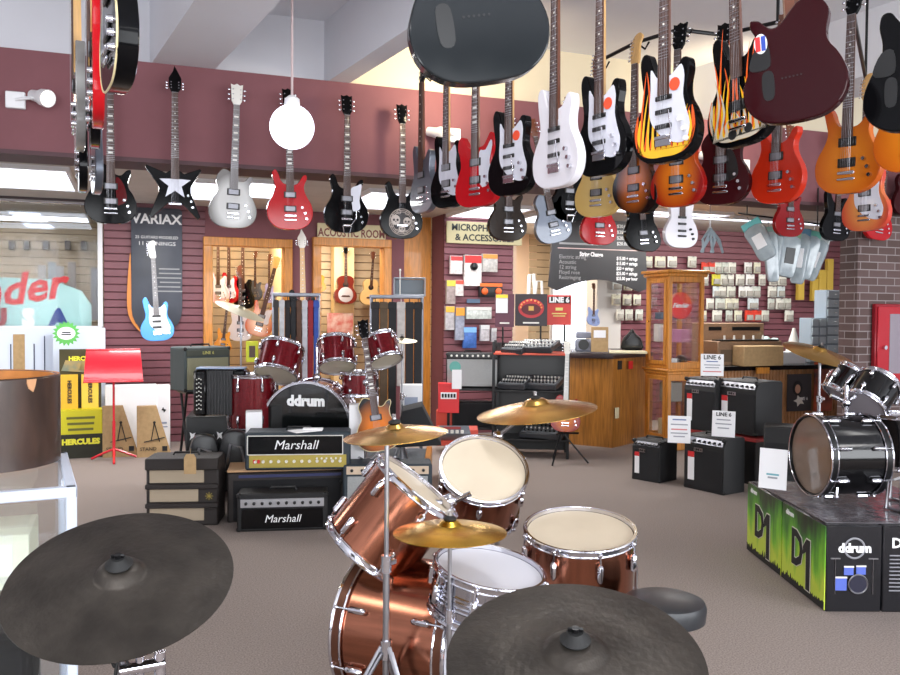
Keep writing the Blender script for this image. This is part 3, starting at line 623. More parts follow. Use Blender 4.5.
# cream edge binding
# ---- ceiling racks ----
def rack(pts,lab,zr=3.12,up=True):
    P=[on_z(x,y,z) if False else pix(x,y,FPX/s) for (x,y,s) in pts]
    c=sum(P,Vector())/len(P); t=empty('guitar_rack',lab,'guitar rack',loc=(c.x,c.y,ZCEIL),group=None)
    q=[Vector((p.x-c.x,p.y-c.y,zr-ZCEIL)) for p in P]
    b=MB(); b.tube(q,.012); b.build('rail',blackm,t)
    for p in (q[0],q[-1]): b=MB(); b.cyl(p,(p.x,p.y,0),.009); b.build('drop_rod',blackm,t)
    for p in q[0:]:
        b=MB(); b.tube([p,p+Vector((-.03,-.05,-.05)),p+Vector((-.03,-.09,-.02))],.006); b.tube([p,p+Vector((.03,-.05,-.05)),p+Vector((.03,-.09,-.02))],.006); b.build('yoke',blackm,t)
for pts,lab in (([(424,80,146),(449,80,155),(478,80,170),(512,80,185)],'black pipe rack holding the guitars left of the microphone sign'),
  ([(558,60,216),(603,60,219),(667,60,236),(743,60,243)],'black pipe rack carrying the white, black and flame guitars'),
  ([(598,60,155),(636,60,167),(678,60,175),(722,60,172),(777,60,180)],'black pipe rack behind the flame guitars'),
  ([(848,60,198),(866,60,146)],'black pipe rack carrying the amber guitar at right'),
  ([(492,60,415),(798,60,292)],'black pipe rack carrying the two guitars with their backs to us'),
  ([(127,60,350),(98,60,288),(88,60,243),(85,60,205)],'black pipe rack of side-on guitars at top left')): rack(pts,lab)
# ---------------- placement helper ----------------
def at_box(name,label,cat,xl,xr,yt,yb,z0=None,d=None,yaw=0,group=None,tilt=0):
    xm,=((xl+xr)/2,)
    p=on_z(xm,yb,z0) if d is None else pix(xm,yb,d)
    s=FPX/dep(p); w=(xr-xl)/s/max(.35,math.cos(R(yaw))); h=(yb-yt)/s
    t=empty(name,label,cat,M=Matrix.Translation(p)@Matrix.Rotation(facing(p,yaw),4,'Z')@Matrix.Rotation(R(tilt),4,'X'),group=group)
    return t,w,h,p
def handle(t,w,h,d,m=blackp):
    b=MB(); b.tube([(-.09,d*.5,h),(-.08,d*.5,h+.02),(.08,d*.5,h+.02),(.09,d*.5,h)],.008,6); b.build('handle',m,t)
def corners(t,w,h,d,m):
    for sx in(-1,1):
        for sz in(0,1):
            b=MB(); b.box((sx*(w/2-.012),.015,.015 if sz==0 else h-.015),(.034,.04,.036),.01); b.build('corner_guard',m,t)
def amp(label,xl,xr,yt,yb,z0=None,d=None,yaw=0,dp=.25,cab=tolex,gr=cloth_dark,panel=None,pz=(.82,.97),gz=(.06,.78),knobs=8,km=steel,logo=None,logom=whitep,logoh=.12,logoz=.5,logox=0,group=None,name='guitar_amplifier',cat='amplifier',guards=True,shear=.25,top=None,gx=(.05,.95),psl=True):
    t,w,h,p=at_box(name,label,cat,xl,xr,yt,yb,z0,d,yaw,group)
    b=MB(); b.box((0,dp/2,h/2),(w,dp,h),.012); b.build('cabinet',cab,t)
    if gr:
        b=MB(); b.box(((gx[0]+gx[1]-1)/2*w,-.001,(gz[0]+gz[1])/2*h),((gx[1]-gx[0])*w,.012,(gz[1]-gz[0])*h),.003); b.build('grille',gr,t)
    if panel:
        b=MB(); b.box((0,-.002,(pz[0]+pz[1])/2*h),(w*.92,.012,(pz[1]-pz[0])*h),.002); cp=b.build('control_panel',panel,t)
        for i in range(knobs):
            x=-w*.4+w*.8*i/max(1,knobs-1); z=(pz[0]+pz[1])/2*h; r=min(.012,(pz[1]-pz[0])*h*.3)
            b=MB(); b.cyl((x,-.008,z),(x,-.024,z),r,r*.8,10); b.build('knob',km,cp)
    if logo: text(logo,logoh*h,logom,t,(logox*w,-.009,logoz*h),shear=shear,bold=0,name='logo_lettering')
    handle(t,w,h,dp)
    if guards: corners(t,w,h,dp,blackp)
    return t,w,h,p
# ---------------- left amp group ----------------
t,w,h,p=amp('vintage dark brown amplifier with three beige grille slots and a paper tag',148,217,458,526,0,yaw=12,dp=.28,cab=mat('dark_brown_leatherette',(36,29,27),.6,bump=.3,bscale=300),gr=None,guards=False)
for z0_,z1,xr_ in ((.08,.27,.8),(.36,.56,.72),(.64,.84,.8)):
    b=MB(); b.box(((.05+xr_-1)/2*w,-.002,(z0_+z1)/2*h),((xr_-.05)*w,.01,(z1-z0_)*h),.003); b.build('grille',cloth_tan,t)
for z_ in (.31,.59,.92):
    b=MB(); b.box((0,.1,z_*h),(w*1.006,.26,.035 if z_<.9 else .08),.006); b.build('raised_band',mat('dark_brown_leatherette',(36,29,27)),t)
b=MB(); 
for k in range(4): b.box((w*.37,-.004,.44*h),(.055,.004,.004),rot=Matrix.Rotation(k*PI/4,4,'Y'))
b.build('star_emblem',gold,t)
q=t.matrix_world if False else None
b=MB(); b.prism([(-.04,0),(.04,0),(.04,.11),(.025,.135),(-.025,.135),(-.04,.11)],-.0,.003,0); b.M=Matrix(); b.tube([(0,.001,.125),(0,.03,.17)],.0015,4); o=b.build('price_tag',cardboard,None,label='manila paper tag on the vintage brown amplifier',cat='tag')
o.matrix_world=Matrix.Translation(pix(190,474,dep(p)-.16))@Matrix.Rotation(facing(p,12),4,'Z')
# cab, JVM head, MG head
t,w,h,_=amp('wide dark speaker cabinet with a tan top edge under the large head',229,346,471,521,0,d=6.08,dp=.34,gr=cloth_dark,gz=(.04,.84),name='speaker_cabinet',cat='speaker',guards=False,cab=mat('dark_brown_leatherette',(36,29,27)))
b=MB(); b.box((0,.17,h+.008),(w,.34,.016),.003); b.build('tan_top_trim',mat('tan_trim',(190,150,110),.5),t)
b=MB(); b.box((.02,-.004,h*.92),(w*.86,.008,.02)); b.build('blue_strip',mat('dark_blue_strip',(40,44,90),.5),t)
t,w,h,_=amp('large Marshall amplifier head with gold panel on the wide cabinet',246,350,432,470,d=6.0,dp=.24,yaw=4,cab=bluetolex,gr=gloss_black,gz=(.42,.9),gx=(.035,.92),panel=gold,pz=(.07,.4),knobs=12,km=pearl,logo='Marshall',logoh=.34,logoz=.66,logox=-.02,guards=False)
b=MB(); 
for q_ in ((0,.415),(0,.91)): b.box((-.02*w,-.008,q_[1]*h),(w*.9,.006,.006))
for x_ in(-.475,.425): b.box((x_*w,-.008,.66*h),(.006,.006,.5*h))
b.build('white_piping',pearl,t)
for x_,c_ in((-.41,red),(-.37,red)): b=MB(); b.box((x_*w,-.012,.24*h),(.018,.014,.026),.003); b.build('power_switch',c_,t)
for i in range(6): b=MB(); b.cyl((w*(.18+.045*i),-.008,.31*h),(w*(.18+.045*i),-.022,.31*h),.007,n=8); b.build('knob',pearl,t)
t,w,h,p=amp('small Marshall amplifier head with silver strip on the carpet in front',238,327,493,531,0,dp=.22,yaw=3,cab=tolex,gr=gloss_black,gz=(.08,.6),panel=mat('silver_panel',(176,176,180),.35,.6),pz=(.64,.86),knobs=10,km=blackp,logo='Marshall',logoh=.28,logoz=.33,logox=0)
t,w,h,p=amp('small silver-grilled combo amplifier half hidden behind the left copper tom',343,432,464,514,0,d=6.05,dp=.24,cab=bluetolex,gr=cloth_silver,gz=(.05,.76),panel=mat('peach_panel',(206,184,160),.4),pz=(.8,.96),knobs=8,km=blackp,guards=False)
# papers on JVM
b=MB(); b.box((0,0,.003),(.2,.13,.006),rot=Matrix.Rotation(.3,4,'Z')); b.box((.06,.02,.01),(.14,.06,.012),.003,rot=Matrix.Rotation(-.3,4,'Z')); b.build('booklet',paper,loc=pix(305,431,5.9),label='white folded booklet lying on the large Marshall head',cat='booklet')
# accordion + case
t,w,h,p=at_box('road_case','black road case with white print under the accordion','case',187,246,416,492,d=6.75,yaw=4)
b=MB(); b.box((0,.22,h/2),(w,.44,h),.008); b.build('body',blackp,t)
for x_ in(-.22,.22):
    b=MB(); b.tube([(x_*w-.03+.01*k_,-.003,h*.74+.012*((k_*7)%3-1)) for k_ in range(13)],.003,4); b.box((x_*w+.03,-.002,h*.69),(.1,.003,.006)); b.build('script_mark',whitep,t)
    b=MB(); b.prism([(-.02,-.03),(.0,-.01),(.025,-.03),(.015,.01),(.025,.03),(0,.02),(-.02,.035),(-.012,0)],-.004,0,0,Matrix.Translation((x_*w-.08,0,h*.74))); b.build('figure_emblem',whitep,t)
t,w,h,p=at_box('accordion','black accordion with white buttons standing on the road case','accordion',194,246,369,416,d=6.55,yaw=10)
b=MB(); b.box((0,.08,h*.5),(w*.5,.17,h*.92)); 
for i in range(9): x=-w*.25+w*.5*(i+.5)/9; b.box((x,.08,h*.5),(.006,.19,h*.96),.002)
b.build('bellows',mat('bellows_black',(34,34,36),.4),t)
for sx,nm in((-1,'treble_end'),(1,'bass_end')):
    b=MB(); b.box((sx*w*.36,.08,h*.5),(w*.26,.2,h),.02); e_=b.build(nm,gloss_black,t)
    for r_ in range(3 if sx<0 else 4):
        for k in range(8):
            b=MB(); b.ball((sx*w*.36+(r_-1.5)*.016,-.024,h*(.15+.09*k)+(.008 if r_%2 else 0)),.006,6); b.build('button',pearl,e_)
b=MB(); b.box((0,.08,h+.005),(w*.9,.16,.012),.004); b.build('top_edge',mat('pale_blue_trim',(150,170,200),.3),t)
# grey tilted combo on stand
t,w,h,p=amp('grey-green combo amplifier leaning back on a stand against the maroon wall',186,230,347,391,d=7.4,yaw=-26,dp=.3,cab=mat('grey_green_tolex',(66,76,76),.6),gr=mat('olive_grille_cloth',(150,148,120),.8,bump=.4,bscale=600),gz=(.05,.76),panel=mat('dark_olive',(70,74,64),.5),pz=(.8,.94),knobs=0,logo='LINE 6',logoh=.1,logoz=.87,logom=mat('yellow_print',(220,214,120),.5),shear=0)
zt=p.z; t2=empty('amplifier_stand','black folding stand under the grey-green combo amplifier','stand',loc=(p.x,p.y+.15,0),rz=facing(p,-18))
for sx in(-1,1):
    for a_ in (-.18,.18): b=MB(); b.tube([(sx*.2,a_,0.01),(sx*.2,-a_*.5,zt)],.012); b.build('leg',blackm,t2)
b=MB(); b.box((0,0,zt-.012),(.44,.26,.02)); b.build('cradle',blackm,t2)
# two black padded bags
for px,py,lab in((205,462,'black padded seat folded on the floor left of the road case'),(236,458,'black strap bundle lying against the road case, beside the large head')):
    t,w,h,p=at_box('folded_stool',lab,'stool',px-16,px+14,py-26,py+12,d=6.35)
    b=MB(); b.prism(crm([(-w/2,0),(w/2,0),(w*.42,h*.8),(w*.2,h),(-w*.25,h),(-w*.45,h*.7)],3),0,.12,.02); b.build('seat',mat('black_vinyl',(26,26,28),.35),t)
    b=MB(); b.tube([(-w*.3,-.02,0),(-w*.15,-.02,h*.7),(w*.2,-.02,h*.6),(w*.35,-.02,.0)],.012); b.build('leg_frame',steel,t)
# ---------------- drums ----------------
def drum(label,c,n,dia,L,shell,head=skin,hoop=chrome,lugs=6,group=None,name='tom_drum',cat='drum',depthhead=True,bothead=None,wide=.009,ribs=0,logo=None,up=None,badge=False):
    # c = centre of the head whose outward normal is n
    n=Vector(n).normalized(); r=dia/2; M=Matrix.Translation(Vector(c)-n*L)@frame(n,up)
    t=empty(name,label,cat,M=M,group=group)
    b=MB(); prof=[(r*.97,.01),(r,.01)]
    if ribs:
        for k in range(ribs):
            z=L*.3+L*.4*k/ribs; prof+=[(r,z),(r*1.02,z+L*.4/ribs*.3),(r,z+L*.4/ribs*.6)]
    prof+=[(r,L-.01),(r*.97,L-.01)]
    b.lathe(prof,48,cap=False); b.build('shell',shell,t)
    for z,nm,mm in ((L-.004,'drumhead',head),(.004,'drumhead',bothead or head)):
        b=MB(); s_=1 if z>L/2 else -1; b.lathe([(r*.985,z-.006*s_),(r*.975,z-.001*s_),(r*.0,z)],48,cap=False); b.cm=0; b.build(nm,mm,t)
    hh_=.032 if 'bass' in name else .016
    for z in (L,0):
        b=MB(); s_=1 if z>0 else -1; b.lathe([(r*1.015,z-hh_*s_),(r*1.035,z-hh_*s_),(r*1.03,z+.004*s_),(r*1.045,z+.009*s_),(r*.99,z+.009*s_),(r*.985,z-.004*s_),(r*1.01,z-.006*s_)],48,cap=False); b.cm=1; b.torus(r*1.03,wide*.6,None,48,6,z+.006*s_); b.torus(r*1.03,wide*.4,None,48,6,z-hh_*s_); b.build('hoop',[hoop,chrome],t)
    for k in range(lugs):
        a=2*PI*k/lugs+.3
        for z0_,z1 in (((.035,L-.035),) if L<.18 else ((.03,L*.34),(L*.66,L-.03))):
            b=MB(); b.M=Matrix.Rotation(a,4,'Z'); zc=(z0_+z1)/2
            b.box((r+.012,0,zc),(.026,.022,min(.07,z1-z0_)),.008); b.cyl((r*1.035+.004,0,L if z1>L*.6 else 0),(r+.02,0,zc),.0035,n=6); b.box((r*1.035+.004,0,(L-.004) if z1>L*.6 else .004),(.02,.016,.014),.004)
            b.build('lug',chrome,t)
    return t
def cymbal(label,c,n,dia,m,name='cymbal',bell=.18,nut=True,group=None):
    n=Vector(n).normalized(); r=dia/2; M=Matrix.Translation(c)@frame(n); t=empty(name,label,'cymbal',M=M,group=group)
    rb=r*bell; k_=1.0 if m is darkcym else 1.9; b=MB(); pr=[(r,-r*.07*k_),(r*.8,-r*.042*k_),(r*.55,-r*.016*k_),(rb*1.15,0),(rb,r*.015),(rb*.85,r*.06),(rb*.6,r*.085),(rb*.3,r*.098),(.006,r*.1)]
    pr2=[(x,z-.0018) for x,z in pr[::-1]]; b.lathe(pr+pr2+[pr[0]],72,cap=False); b.build('plate',m,t)
    if nut:
        if m is darkcym: b=MB(); b.lathe([(.0,r*.1),(.026,r*.1),(.028,r*.1+.004),(.02,r*.1+.012),(.014,r*.1+.02),(0,r*.1+.02)],20,cap=False); b.build('cup_washer',rubber,t)
        b=MB(); b.lathe([(.0,r*.09),(.02,r*.095),(.021,r*.1+.004),(.012,r*.1+.01),(.006,r*.1+.012),(.006,r*.1+.022),(0,r*.1+.022)],16,cap=False); b.build('felt',rubber,t)
        b=MB(); z=r*.1+.012; b.cyl((0,0,z),(0,0,z+.016),.007,n=10); b.box((0,0,z+.012),(.028,.005,.01),.002); b.build('wing_nut',blackm if m is darkcym else steel,t)
    return t
def stand(label,top,base_z,hgt_px=None,M=None,legs=True,boom=None,ztri=.38,m=steel,r=.011,name='cymbal_stand',rz=0,low=0.0,spread=.28):
    top=Vector(top); x,y=(top.x,top.y) if boom is None else (boom[0],boom[1]); H=top.z if boom is None else boom[2]
    t=empty(name,label,'stand',loc=(x,y,base_z),rz=rz); H-=base_z
    b=MB(); b.cyl((0,0,low+.05),(0,0,H*.62),r,n=12); b.build('lower_tube',m,t)
    b=MB(); b.cyl((0,0,H*.6),(0,0,H),r*.72,n=12); b.build('upper_tube',m,t)
    b=MB(); b.cyl((0,0,H*.6),(0,0,H*.65),r*1.6,n=12); b.box((r*2.2,0,H*.625),(.04,.01,.02),.003); b.build('clamp',chrome,t)
    if boom is not None:
        q=Matrix.Rotation(-rz,4,'Z')@(top-Vector((x,y,base_z))); b=MB(); b.cyl((0,0,H),q,r*.7,n=12); e=(Vector((0,0,H))-q).normalized(); b.cyl((0,0,H),Vector((0,0,H))+e*.16,r*.6,n=10); b.build('boom_arm',m,t)
        b=MB(); b.ball((0,0,H),.024,10); b.build('boom_joint',chrome,t)
    if legs:
        for k in range(3):
            a=2*PI*k/3+.4; c_,s_=math.cos(a),math.sin(a); b=MB()
            b.tube([(r*c_*1.4,r*s_*1.4,ztri),(spread*c_,spread*s_,.012)],.008,6); b.tube([(r*c_*1.4-.012*s_,r*s_*1.4+.012*c_,ztri-.02),(spread*c_,spread*s_,.012)],.006,6); b.tube([(0,0,ztri*.42),(spread*.55*c_,spread*.55*s_,ztri*.46)],.005,6)
            lg=b.build('leg',m,t); b=MB(); b.ball((spread*c_,spread*s_,.014),.018,8); b.build('rubber_foot',rubber,lg)
        b=MB(); b.cyl((0,0,ztri-.04),(0,0,ztri+.02),r*1.7,n=12); b.build('collar',chrome,t)
    return t
def dn(px,py,s,rho,ex,ey):
    p=pix(px,py,FPX/s); return p,disc_normal(p,rho,ex,ey)
CG='drums of the copper kit in the middle'
# bass drum: axis given directly in the camera frame
fwd=hf; side=r0
ax=(side*.90-fwd*.44+zz*.0).normalized()
c=pix(473,640,2.98); bassr=drum('copper bass drum lying on its side at the bottom of the copper kit',c,ax,.50,.42,copper,skinw,mat('dark_copper_hoop',(96,60,44),.3,.6),8,CG,'bass_drum',wide=.012)
# bass spurs
cc=c-ax*.1
b=MB(); 
p,n=dn(418,487,274,.16,.62,.78); drum('left copper rack tom tilted so its head faces up and right',p,n,.345,.30,copper,skin,lugs=6,group=CG)
p,n=dn(484,469,250,.74,.2,.98); drum('right copper rack tom with its round head facing us',p,n,.345,.24,copper,skin,lugs=6,group=CG)
p,n=dn(580,530,268,.40,0.02,1); ft=drum('copper floor tom standing right of the kit',p,n,.40,.36,copper,skin,lugs=8,group=CG,name='floor_tom')
fm=Matrix.Translation(p-n*.36)
for k in range(3):
    a=2*PI*k/3+.25; b=MB(); q=Matrix.Translation(Vector((.225*math.cos(a),.225*math.sin(a),0))); b.tube([(.225*math.cos(a),.225*math.sin(a),.2),(.225*math.cos(a),.225*math.sin(a),-.2),(.24*math.cos(a),.24*math.sin(a),-.36)],.006,8); b.build('leg',steel,ft)
p,n=dn(490,568,300,.37,.17,.98); sd=drum('chrome snare drum with white head in front of the copper bass drum',p,n,.36,.15,mat('chrome_shell',(190,190,198),.1,1),skinw,lugs=8,group=CG,name='snare_drum',cat='drum',ribs=4)
q=p-n*.17; stand('chrome snare stand under the snare drum',q+Vector((0,0,-.01)),0,ztri=.3,name='snare_stand',spread=.25)
# tom holder
t=empty('tom_holder','chrome double tom holder between the two copper rack toms','stand',loc=pix(449,520,3.15))
b=MB(); b.cyl((0,0,-.2),(0,0,.08),.014); b.tube([(0,0,.06),tuple(-side*.09+zz*.07)],.01); b.tube([(0,0,.06),tuple(side*.08+zz*.1)],.01); b.build('arm',chrome,t); b=MB(); b.ball((0,0,.07),.03,10); b.box((0,0,.0),(.05,.05,.04),.01); b.build('clamp',chrome,t)
# stool
p=on_z(664,606,.5); t=empty('drum_stool','round black drum stool half hidden behind the dark cymbal','stool',loc=(p.x,p.y,0))
b=MB(); b.lathe([(.0,.44),(.12,.45),(.138,.46),(.142,.5),(.135,.52),(.11,.53),(0,.532)],32,cap=False); b.build('seat',mat('black_leatherette',(34,36,40),.4),t)
b=MB(); b.cyl((0,0,.1),(0,0,.44),.014); b.build('post',steel,t)
for k in range(3): a=2*PI*k/3; b=MB(); b.tube([(0,0,.28),(.24*math.cos(a),.24*math.sin(a),.01)],.009); b.build('leg',steel,t)
# cymbals of the kit
p,n=dn(450,525,316,.235,0,1); cymbal('small bright gold cymbal in the middle, over the snare drum',p,n,.36,goldbrass,bell=.2); stand('slim stand carrying the small gold cymbal over the snare',p+Vector((0,0,.03)),0,ztri=.3,r=.009,name='cymbal_stand',spread=.2)
p,n=dn(395,428,312,.16,-.08,1); cymbal('thin crash cymbal at upper left of the copper kit',p,n,.335,brass); pp=pix(387,436,dep(p)); stand('chrome tripod stand carrying the thin crash cymbal',pp,0,ztri=.42,rz=.5,m=steel,spread=.24)
p,n=dn(536,404,236,.17,-.10,1); cymbal('large ride cymbal at upper right of the copper kit',p,n,.51,brass,bell=.22); bp_=pix(498,436,dep(p)+.05); stand('chrome boom stand of the large ride cymbal',p+Vector((0,0,-.01)),0,boom=bp_,ztri=.34,m=steel)
# foreground cymbals
p,n=dn(120,574,476,.63,-.13,.99); cymbal('large dark hand-hammered cymbal in the lower left foreground',p,n,.462,darkcym,bell=.21)
M_=p-Vector((0,0,.01)); stand('chrome cymbal stand at the lower left edge under the dark cymbal',p-n*.02-zz*.01,0,ztri=.3,r=.011)
t=empty('cymbal_tilter','chrome tilter with a cable below the left dark cymbal','clamp',loc=pix(140,668,1.8)); b=MB(); b.cyl((-.04,0,0),(.05,0,.005),.014); b.cyl((.04,0,-.03),(.04,0,.03),.012); b.cyl((-.0,0,-.02),(-.0,0,.025),.009); b.build('clamp_body',chrome,t); b=MB(); b.tube([(-.05,0,.01),(-.06,-.01,.03),(-.03,-.01,.035),(-.02,0,.0),(-.05,0,-.02),(-.04,0,.06)],.004,6); b.build('cable',rubber,t)
p,n=dn(575,652,560,.62,.02,1); cymbal('large dark cymbal in the lower centre foreground',p,n,.462,darkcym,bell=.24)
stand('chrome cymbal stand under the centre foreground cymbal',p-n*.02,0,ztri=.3)
# ---- red sparkle kit ----
RG='drums of the red sparkle kit behind the amplifiers'
hd_=mat('grey_beige_head',(186,176,158),.5); RD=6.55; rs=FPX/RD
yv=R(14); nb=(CAM-pix(306,426,RD)); nb.z=0; nb.normalize(); nb=Matrix.Rotation(-yv,3,'Z')@nb
t=drum('black-headed ddrum bass drum of the red sparkle kit',pix(306,427,RD),nb,88/rs,.38,redspark,mat('black_glossy_head',(10,12,12),.12,0,1),chrome,8,RG,'bass_drum',up=None)
bt=text('ddrum',.11,whitep,t,(0,.2,.389),(0,0,0),bold=.006,name='logo_lettering')
# z-up local: make text upright
def rtom(px,py,rho,ex,ey,wpx,L,lab,shell=redspark,g=RG,s=rs,hd=hd_,hp=chrome):
    p,n=dn(px,py,s,rho,ex,ey); return drum(lab,p,n,wpx/s,L,shell,hd,hp,6,g,up=None)
rtom(276,375,.40,-.25,-.97,42,.24,'larger red sparkle rack tom tilted left above the black bass drum')
rtom(337,367,.40,.05,-1,36,.22,'middle red sparkle rack tom with its beige underside toward us')
rtom(386,361,.38,.3,-.95,33,.2,'small red sparkle tom right of the middle one, behind the guitar neck')
drum('red sparkle floor tom left of the black bass drum, beside the accordion',pix(252,375,RD+.1),zz,44/rs,.42,redspark,hd_,chrome,6,RG,name='floor_tom')
drum('red sparkle low drum between the bass drum and the sunburst guitar',pix(359,372,RD+.1),zz,34/rs,.18,redspark,hd_,chrome,6,RG)
p,n=dn(241,308,120,.16,.38,.92); cymbal('pale cymbal tilted steeply over the red sparkle kit in the first doorway',p,n,.42,mat('pale_dull_cymbal',(196,188,160),.4,.6)); stand('chrome stand of the pale tilted cymbal',p-zz*.03,0,spread=.12,legs=False)
p,n=dn(402,339,118,.16,0,1); cymbal('pale flat cymbal before the right strap rack',p,n,.26,mat('pale_dull_cymbal',(196,188,160))); stand('chrome stand of the pale flat cymbal',p-zz*.02,0,spread=.15)
for px,py,lab in((317,380,'chrome tom mount between the two large red toms'),(366,385,'chrome tripod arm right of the red kit')):
    q=pix(px,py,RD); t=empty('tom_mount',lab,'stand',loc=(q.x,q.y,.3)); b=MB(); b.cyl((0,0,0),(0,0,q.z-.3+.25),.012); b.tube([(0,0,q.z-.1),(.08,0,q.z),(.1,0,q.z+.05)],.01); b.build('post',chrome,t); b=MB(); b.ball((0,0,q.z-.28),.035,10); b.build('clamp',chrome,t)
ZPL=.26
q=on_z(236,466,ZPL); q2=on_z(424,466,ZPL); t=empty('platform','low grey carpeted display platform with a tan edge under the red sparkle kit','platform',loc=(q2.x,q2.y,0),rz=-A)
L_=(q2-q).length; b=MB(); b.box((-L_/2,.5,ZPL/2-.01),(L_,1.0,ZPL-.02),.004); b.build('deck',mat('slate_carpet',(92,98,104),.95,bump=.3,bscale=700),t)
b=MB(); b.box((.02,.5,ZPL/2),(.05,1.0,ZPL+.004),.004); b.build('tan_edge',oak,t)
for xl,xr,yt,yb,lab in((246,262,412,470,'white carton between the accordion and the bass drum'),(349,364,405,470,'white carton right of the ddrum bass drum')):
    t,w,h,_=at_box('carton',lab,'box',xl,xr,yt,yb,d=6.3); b=MB(); b.box((0,.08,h/2),(w,.16,h),.004); b.build('carton_body',paper,t)
def vprism(b,o,z0,z1,bev=0):
    b.prism([(x,-y) for x,y in o],z0,z1,bev,Matrix.Rotation(PI/2,4,'X')); return b
def wall_item(name,label,cat,xl,xr,yt,yb,Y,group=None):
    a=on_y(xl,(yt+yb)/2,Y); c=on_y(xr,(yt+yb)/2,Y); z1=on_y((xl+xr)/2,yt,Y).z; z0=on_y((xl+xr)/2,yb,Y).z
    t=empty(name,label,cat,loc=((a.x+c.x)/2,Y,z0),group=group); return t,c.x-a.x,z1-z0
# ---------------- left: showcase, drum shell ----------------
C0=pix(77,487,2.62); ZT=C0.z; W_,D_=1.3,.72
t=empty('glass_showcase','white-framed glass showcase at the left edge under the brown drum shell','showcase',loc=(C0.x,C0.y,0),rz=R(6))
fr_=mat('pale_blue_frame',(198,206,222),.4)
def fb(c,d): 
    b=MB(); b.box(c,d,.004); b.build('frame_rail',fr_,t)
for x in(-.016,-W_+.016):
    for y in(.016,D_-.016): fb((x,y,ZT/2),(.032,.032,ZT))
for z in(ZT-.016,.05):
    for y in(.016,D_-.016): fb((-W_/2,y,z),(W_,.034,.034))
    for x in(-.016,-W_+.016): fb((x,D_/2,z),(.034,D_,.034))
gl=mat('showcase_glass',(225,238,240),.03,trans=1,alpha=.25)
b=MB(); b.box((-W_/2,D_/2,ZT-.004),(W_-.06,D_-.06,.006)); b.box((-W_/2,.012,ZT/2),(W_-.06,.005,ZT-.08)); b.box((-.012,D_/2,ZT/2),(.005,D_-.06,ZT-.08)); b.build('glass_pane',gl,t,smooth=False)
b=MB(); b.box((-W_/2,D_/2,ZT-.38),(W_-.06,D_-.06,.01)); b.build('shelf',gl,t,smooth=False)
b=MB(); b.box((-W_/2,D_/2,.06),(W_-.06,D_-.06,.04)); b.build('bottom_board',white,t)
b=MB(); b.box((0,0,.09),(.34,.3,.18),.004); b.cm=1; b.box((.02,-.152,.1),(.2,.002,.1)); b.build('white_carton',[mat('cream_carton',(226,228,206),.7),paper],loc=(C0.x-.33,C0.y+.4,ZT-.375),label='cream carton with a white label on the upper showcase shelf',cat='box')
b=MB(); b.box((0,0,.17),(.5,.3,.34),.03); b.build('black_case',mat('black_case_cloth',(22,20,21),.8),loc=(C0.x-.4,C0.y+.35,.08),label='black case lying in the bottom of the showcase',cat='case')
# drum shell
ps=pix(-27,470,3.02); b=MB(); r=.285; b.lathe([(r,0),(r,.305),(r-.004,.31),(r-.018,.31),(r-.022,.305),(r-.022,0),(r,0)],64,cap=False)
t=empty('drum_shell','bare dark brown wooden drum shell on top of the white showcase','drum shell',loc=(ps.x,ps.y,ZT+.002))
shm=mat('dark_stained_ply',(62,45,38),.35,0,.3,noise=.3,nscale=14,stretch=(1,1,.3)); b.build('shell',shm,t)
b=MB(); b.lathe([(r-.0225,.002),(r-.0225,.308),(r-.002,.3115)],64,cap=False); b.build('inner_ply',mat('amber_ply',(196,128,66),.5,noise=.15,nscale=10),t)
b=MB(); a_=-.75; q=Vector((r*math.cos(a_),r*math.sin(a_),.292)); b.prism([(-.018,0),(-.012,-.018),(.006,-.03),(.014,-.01),(.02,.014),(-.018,.014)],-.003,.003,0,Matrix.Translation(q)@Matrix.Rotation(a_+PI/2,4,'Z')); b.build('chipped_edge',mat('chipped_ply',(200,150,110),.8),t,label='pale chip in the rim')
# ---------------- left floor goods ----------------
for xl,xr,yt,yb,lab in((2,54,328,451,'tall white panel carton with printed drum hardware, leaning left under the window'),(56,104,328,451,'tall white panel carton right behind the yellow display')):
    t,w,h,p=at_box('panel_carton',lab,'box',xl,xr,yt,yb,0); b=MB(); b.box((0,.06,h/2),(w,.12,h),.004); b.build('carton_body',mat('bluish_white_card',(214,222,236),.6),t)
    if xl<10:
        b=MB(); b.box((-w*.14,-.003,h*.8),(w*.2,.004,h*.3)); b.build('kraft_strip',cardboard,t)
        for x_,hh in((-.28,.34),(.3,.42),(.12,.34)): b=MB(); b.cyl((x_*w,-.004,h*.62),(x_*w,-.004,h*(.6+hh*.8)),.006,n=6); b.box((x_*w,-.004,h*.64),(.05,.004,.02)); b.build('stand_print',mat('dark_blue_print',(60,66,90)),t)
t,w,h,p=at_box('cardboard_display','yellow and black floor display lettered HERCULES','display stand',61,101,410,458,0); hh=h*2.55
b=MB(); b.box((0,.14,h/2),(w,.28,h),.004); b.build('front_bin',mat('yellow_card',(214,206,30),.6),t)
b=MB(); b.box((0,-.003,h*.25),(w,.004,h*.5)); b.build('dark_band',mat('olive_black_print',(34,34,16),.6),t); b=MB(); b.box((0,.24,h*1.3),(w*.98,.06,h*1.9),.003); b.build('back_board',mat('dark_olive_print',(70,64,30),.6,noise=.3,nscale=3),t)
text('HERCULES',.075,mat('yellow_print2',(240,236,60)),t,(0,-.008,h*.34),bold=.005)
b=MB()
for k_ in (.84,.72,.6): b.box((0,-.004,h*k_),(w*(.4+.3*k_),.003,h*.05))
b.build('small_print',mat('olive_print',(110,108,30)),t); text('HERCULES',.06,mat('yellow_print2',(240,236,60)),t,(.03,.2,h*2.05),bold=.003)
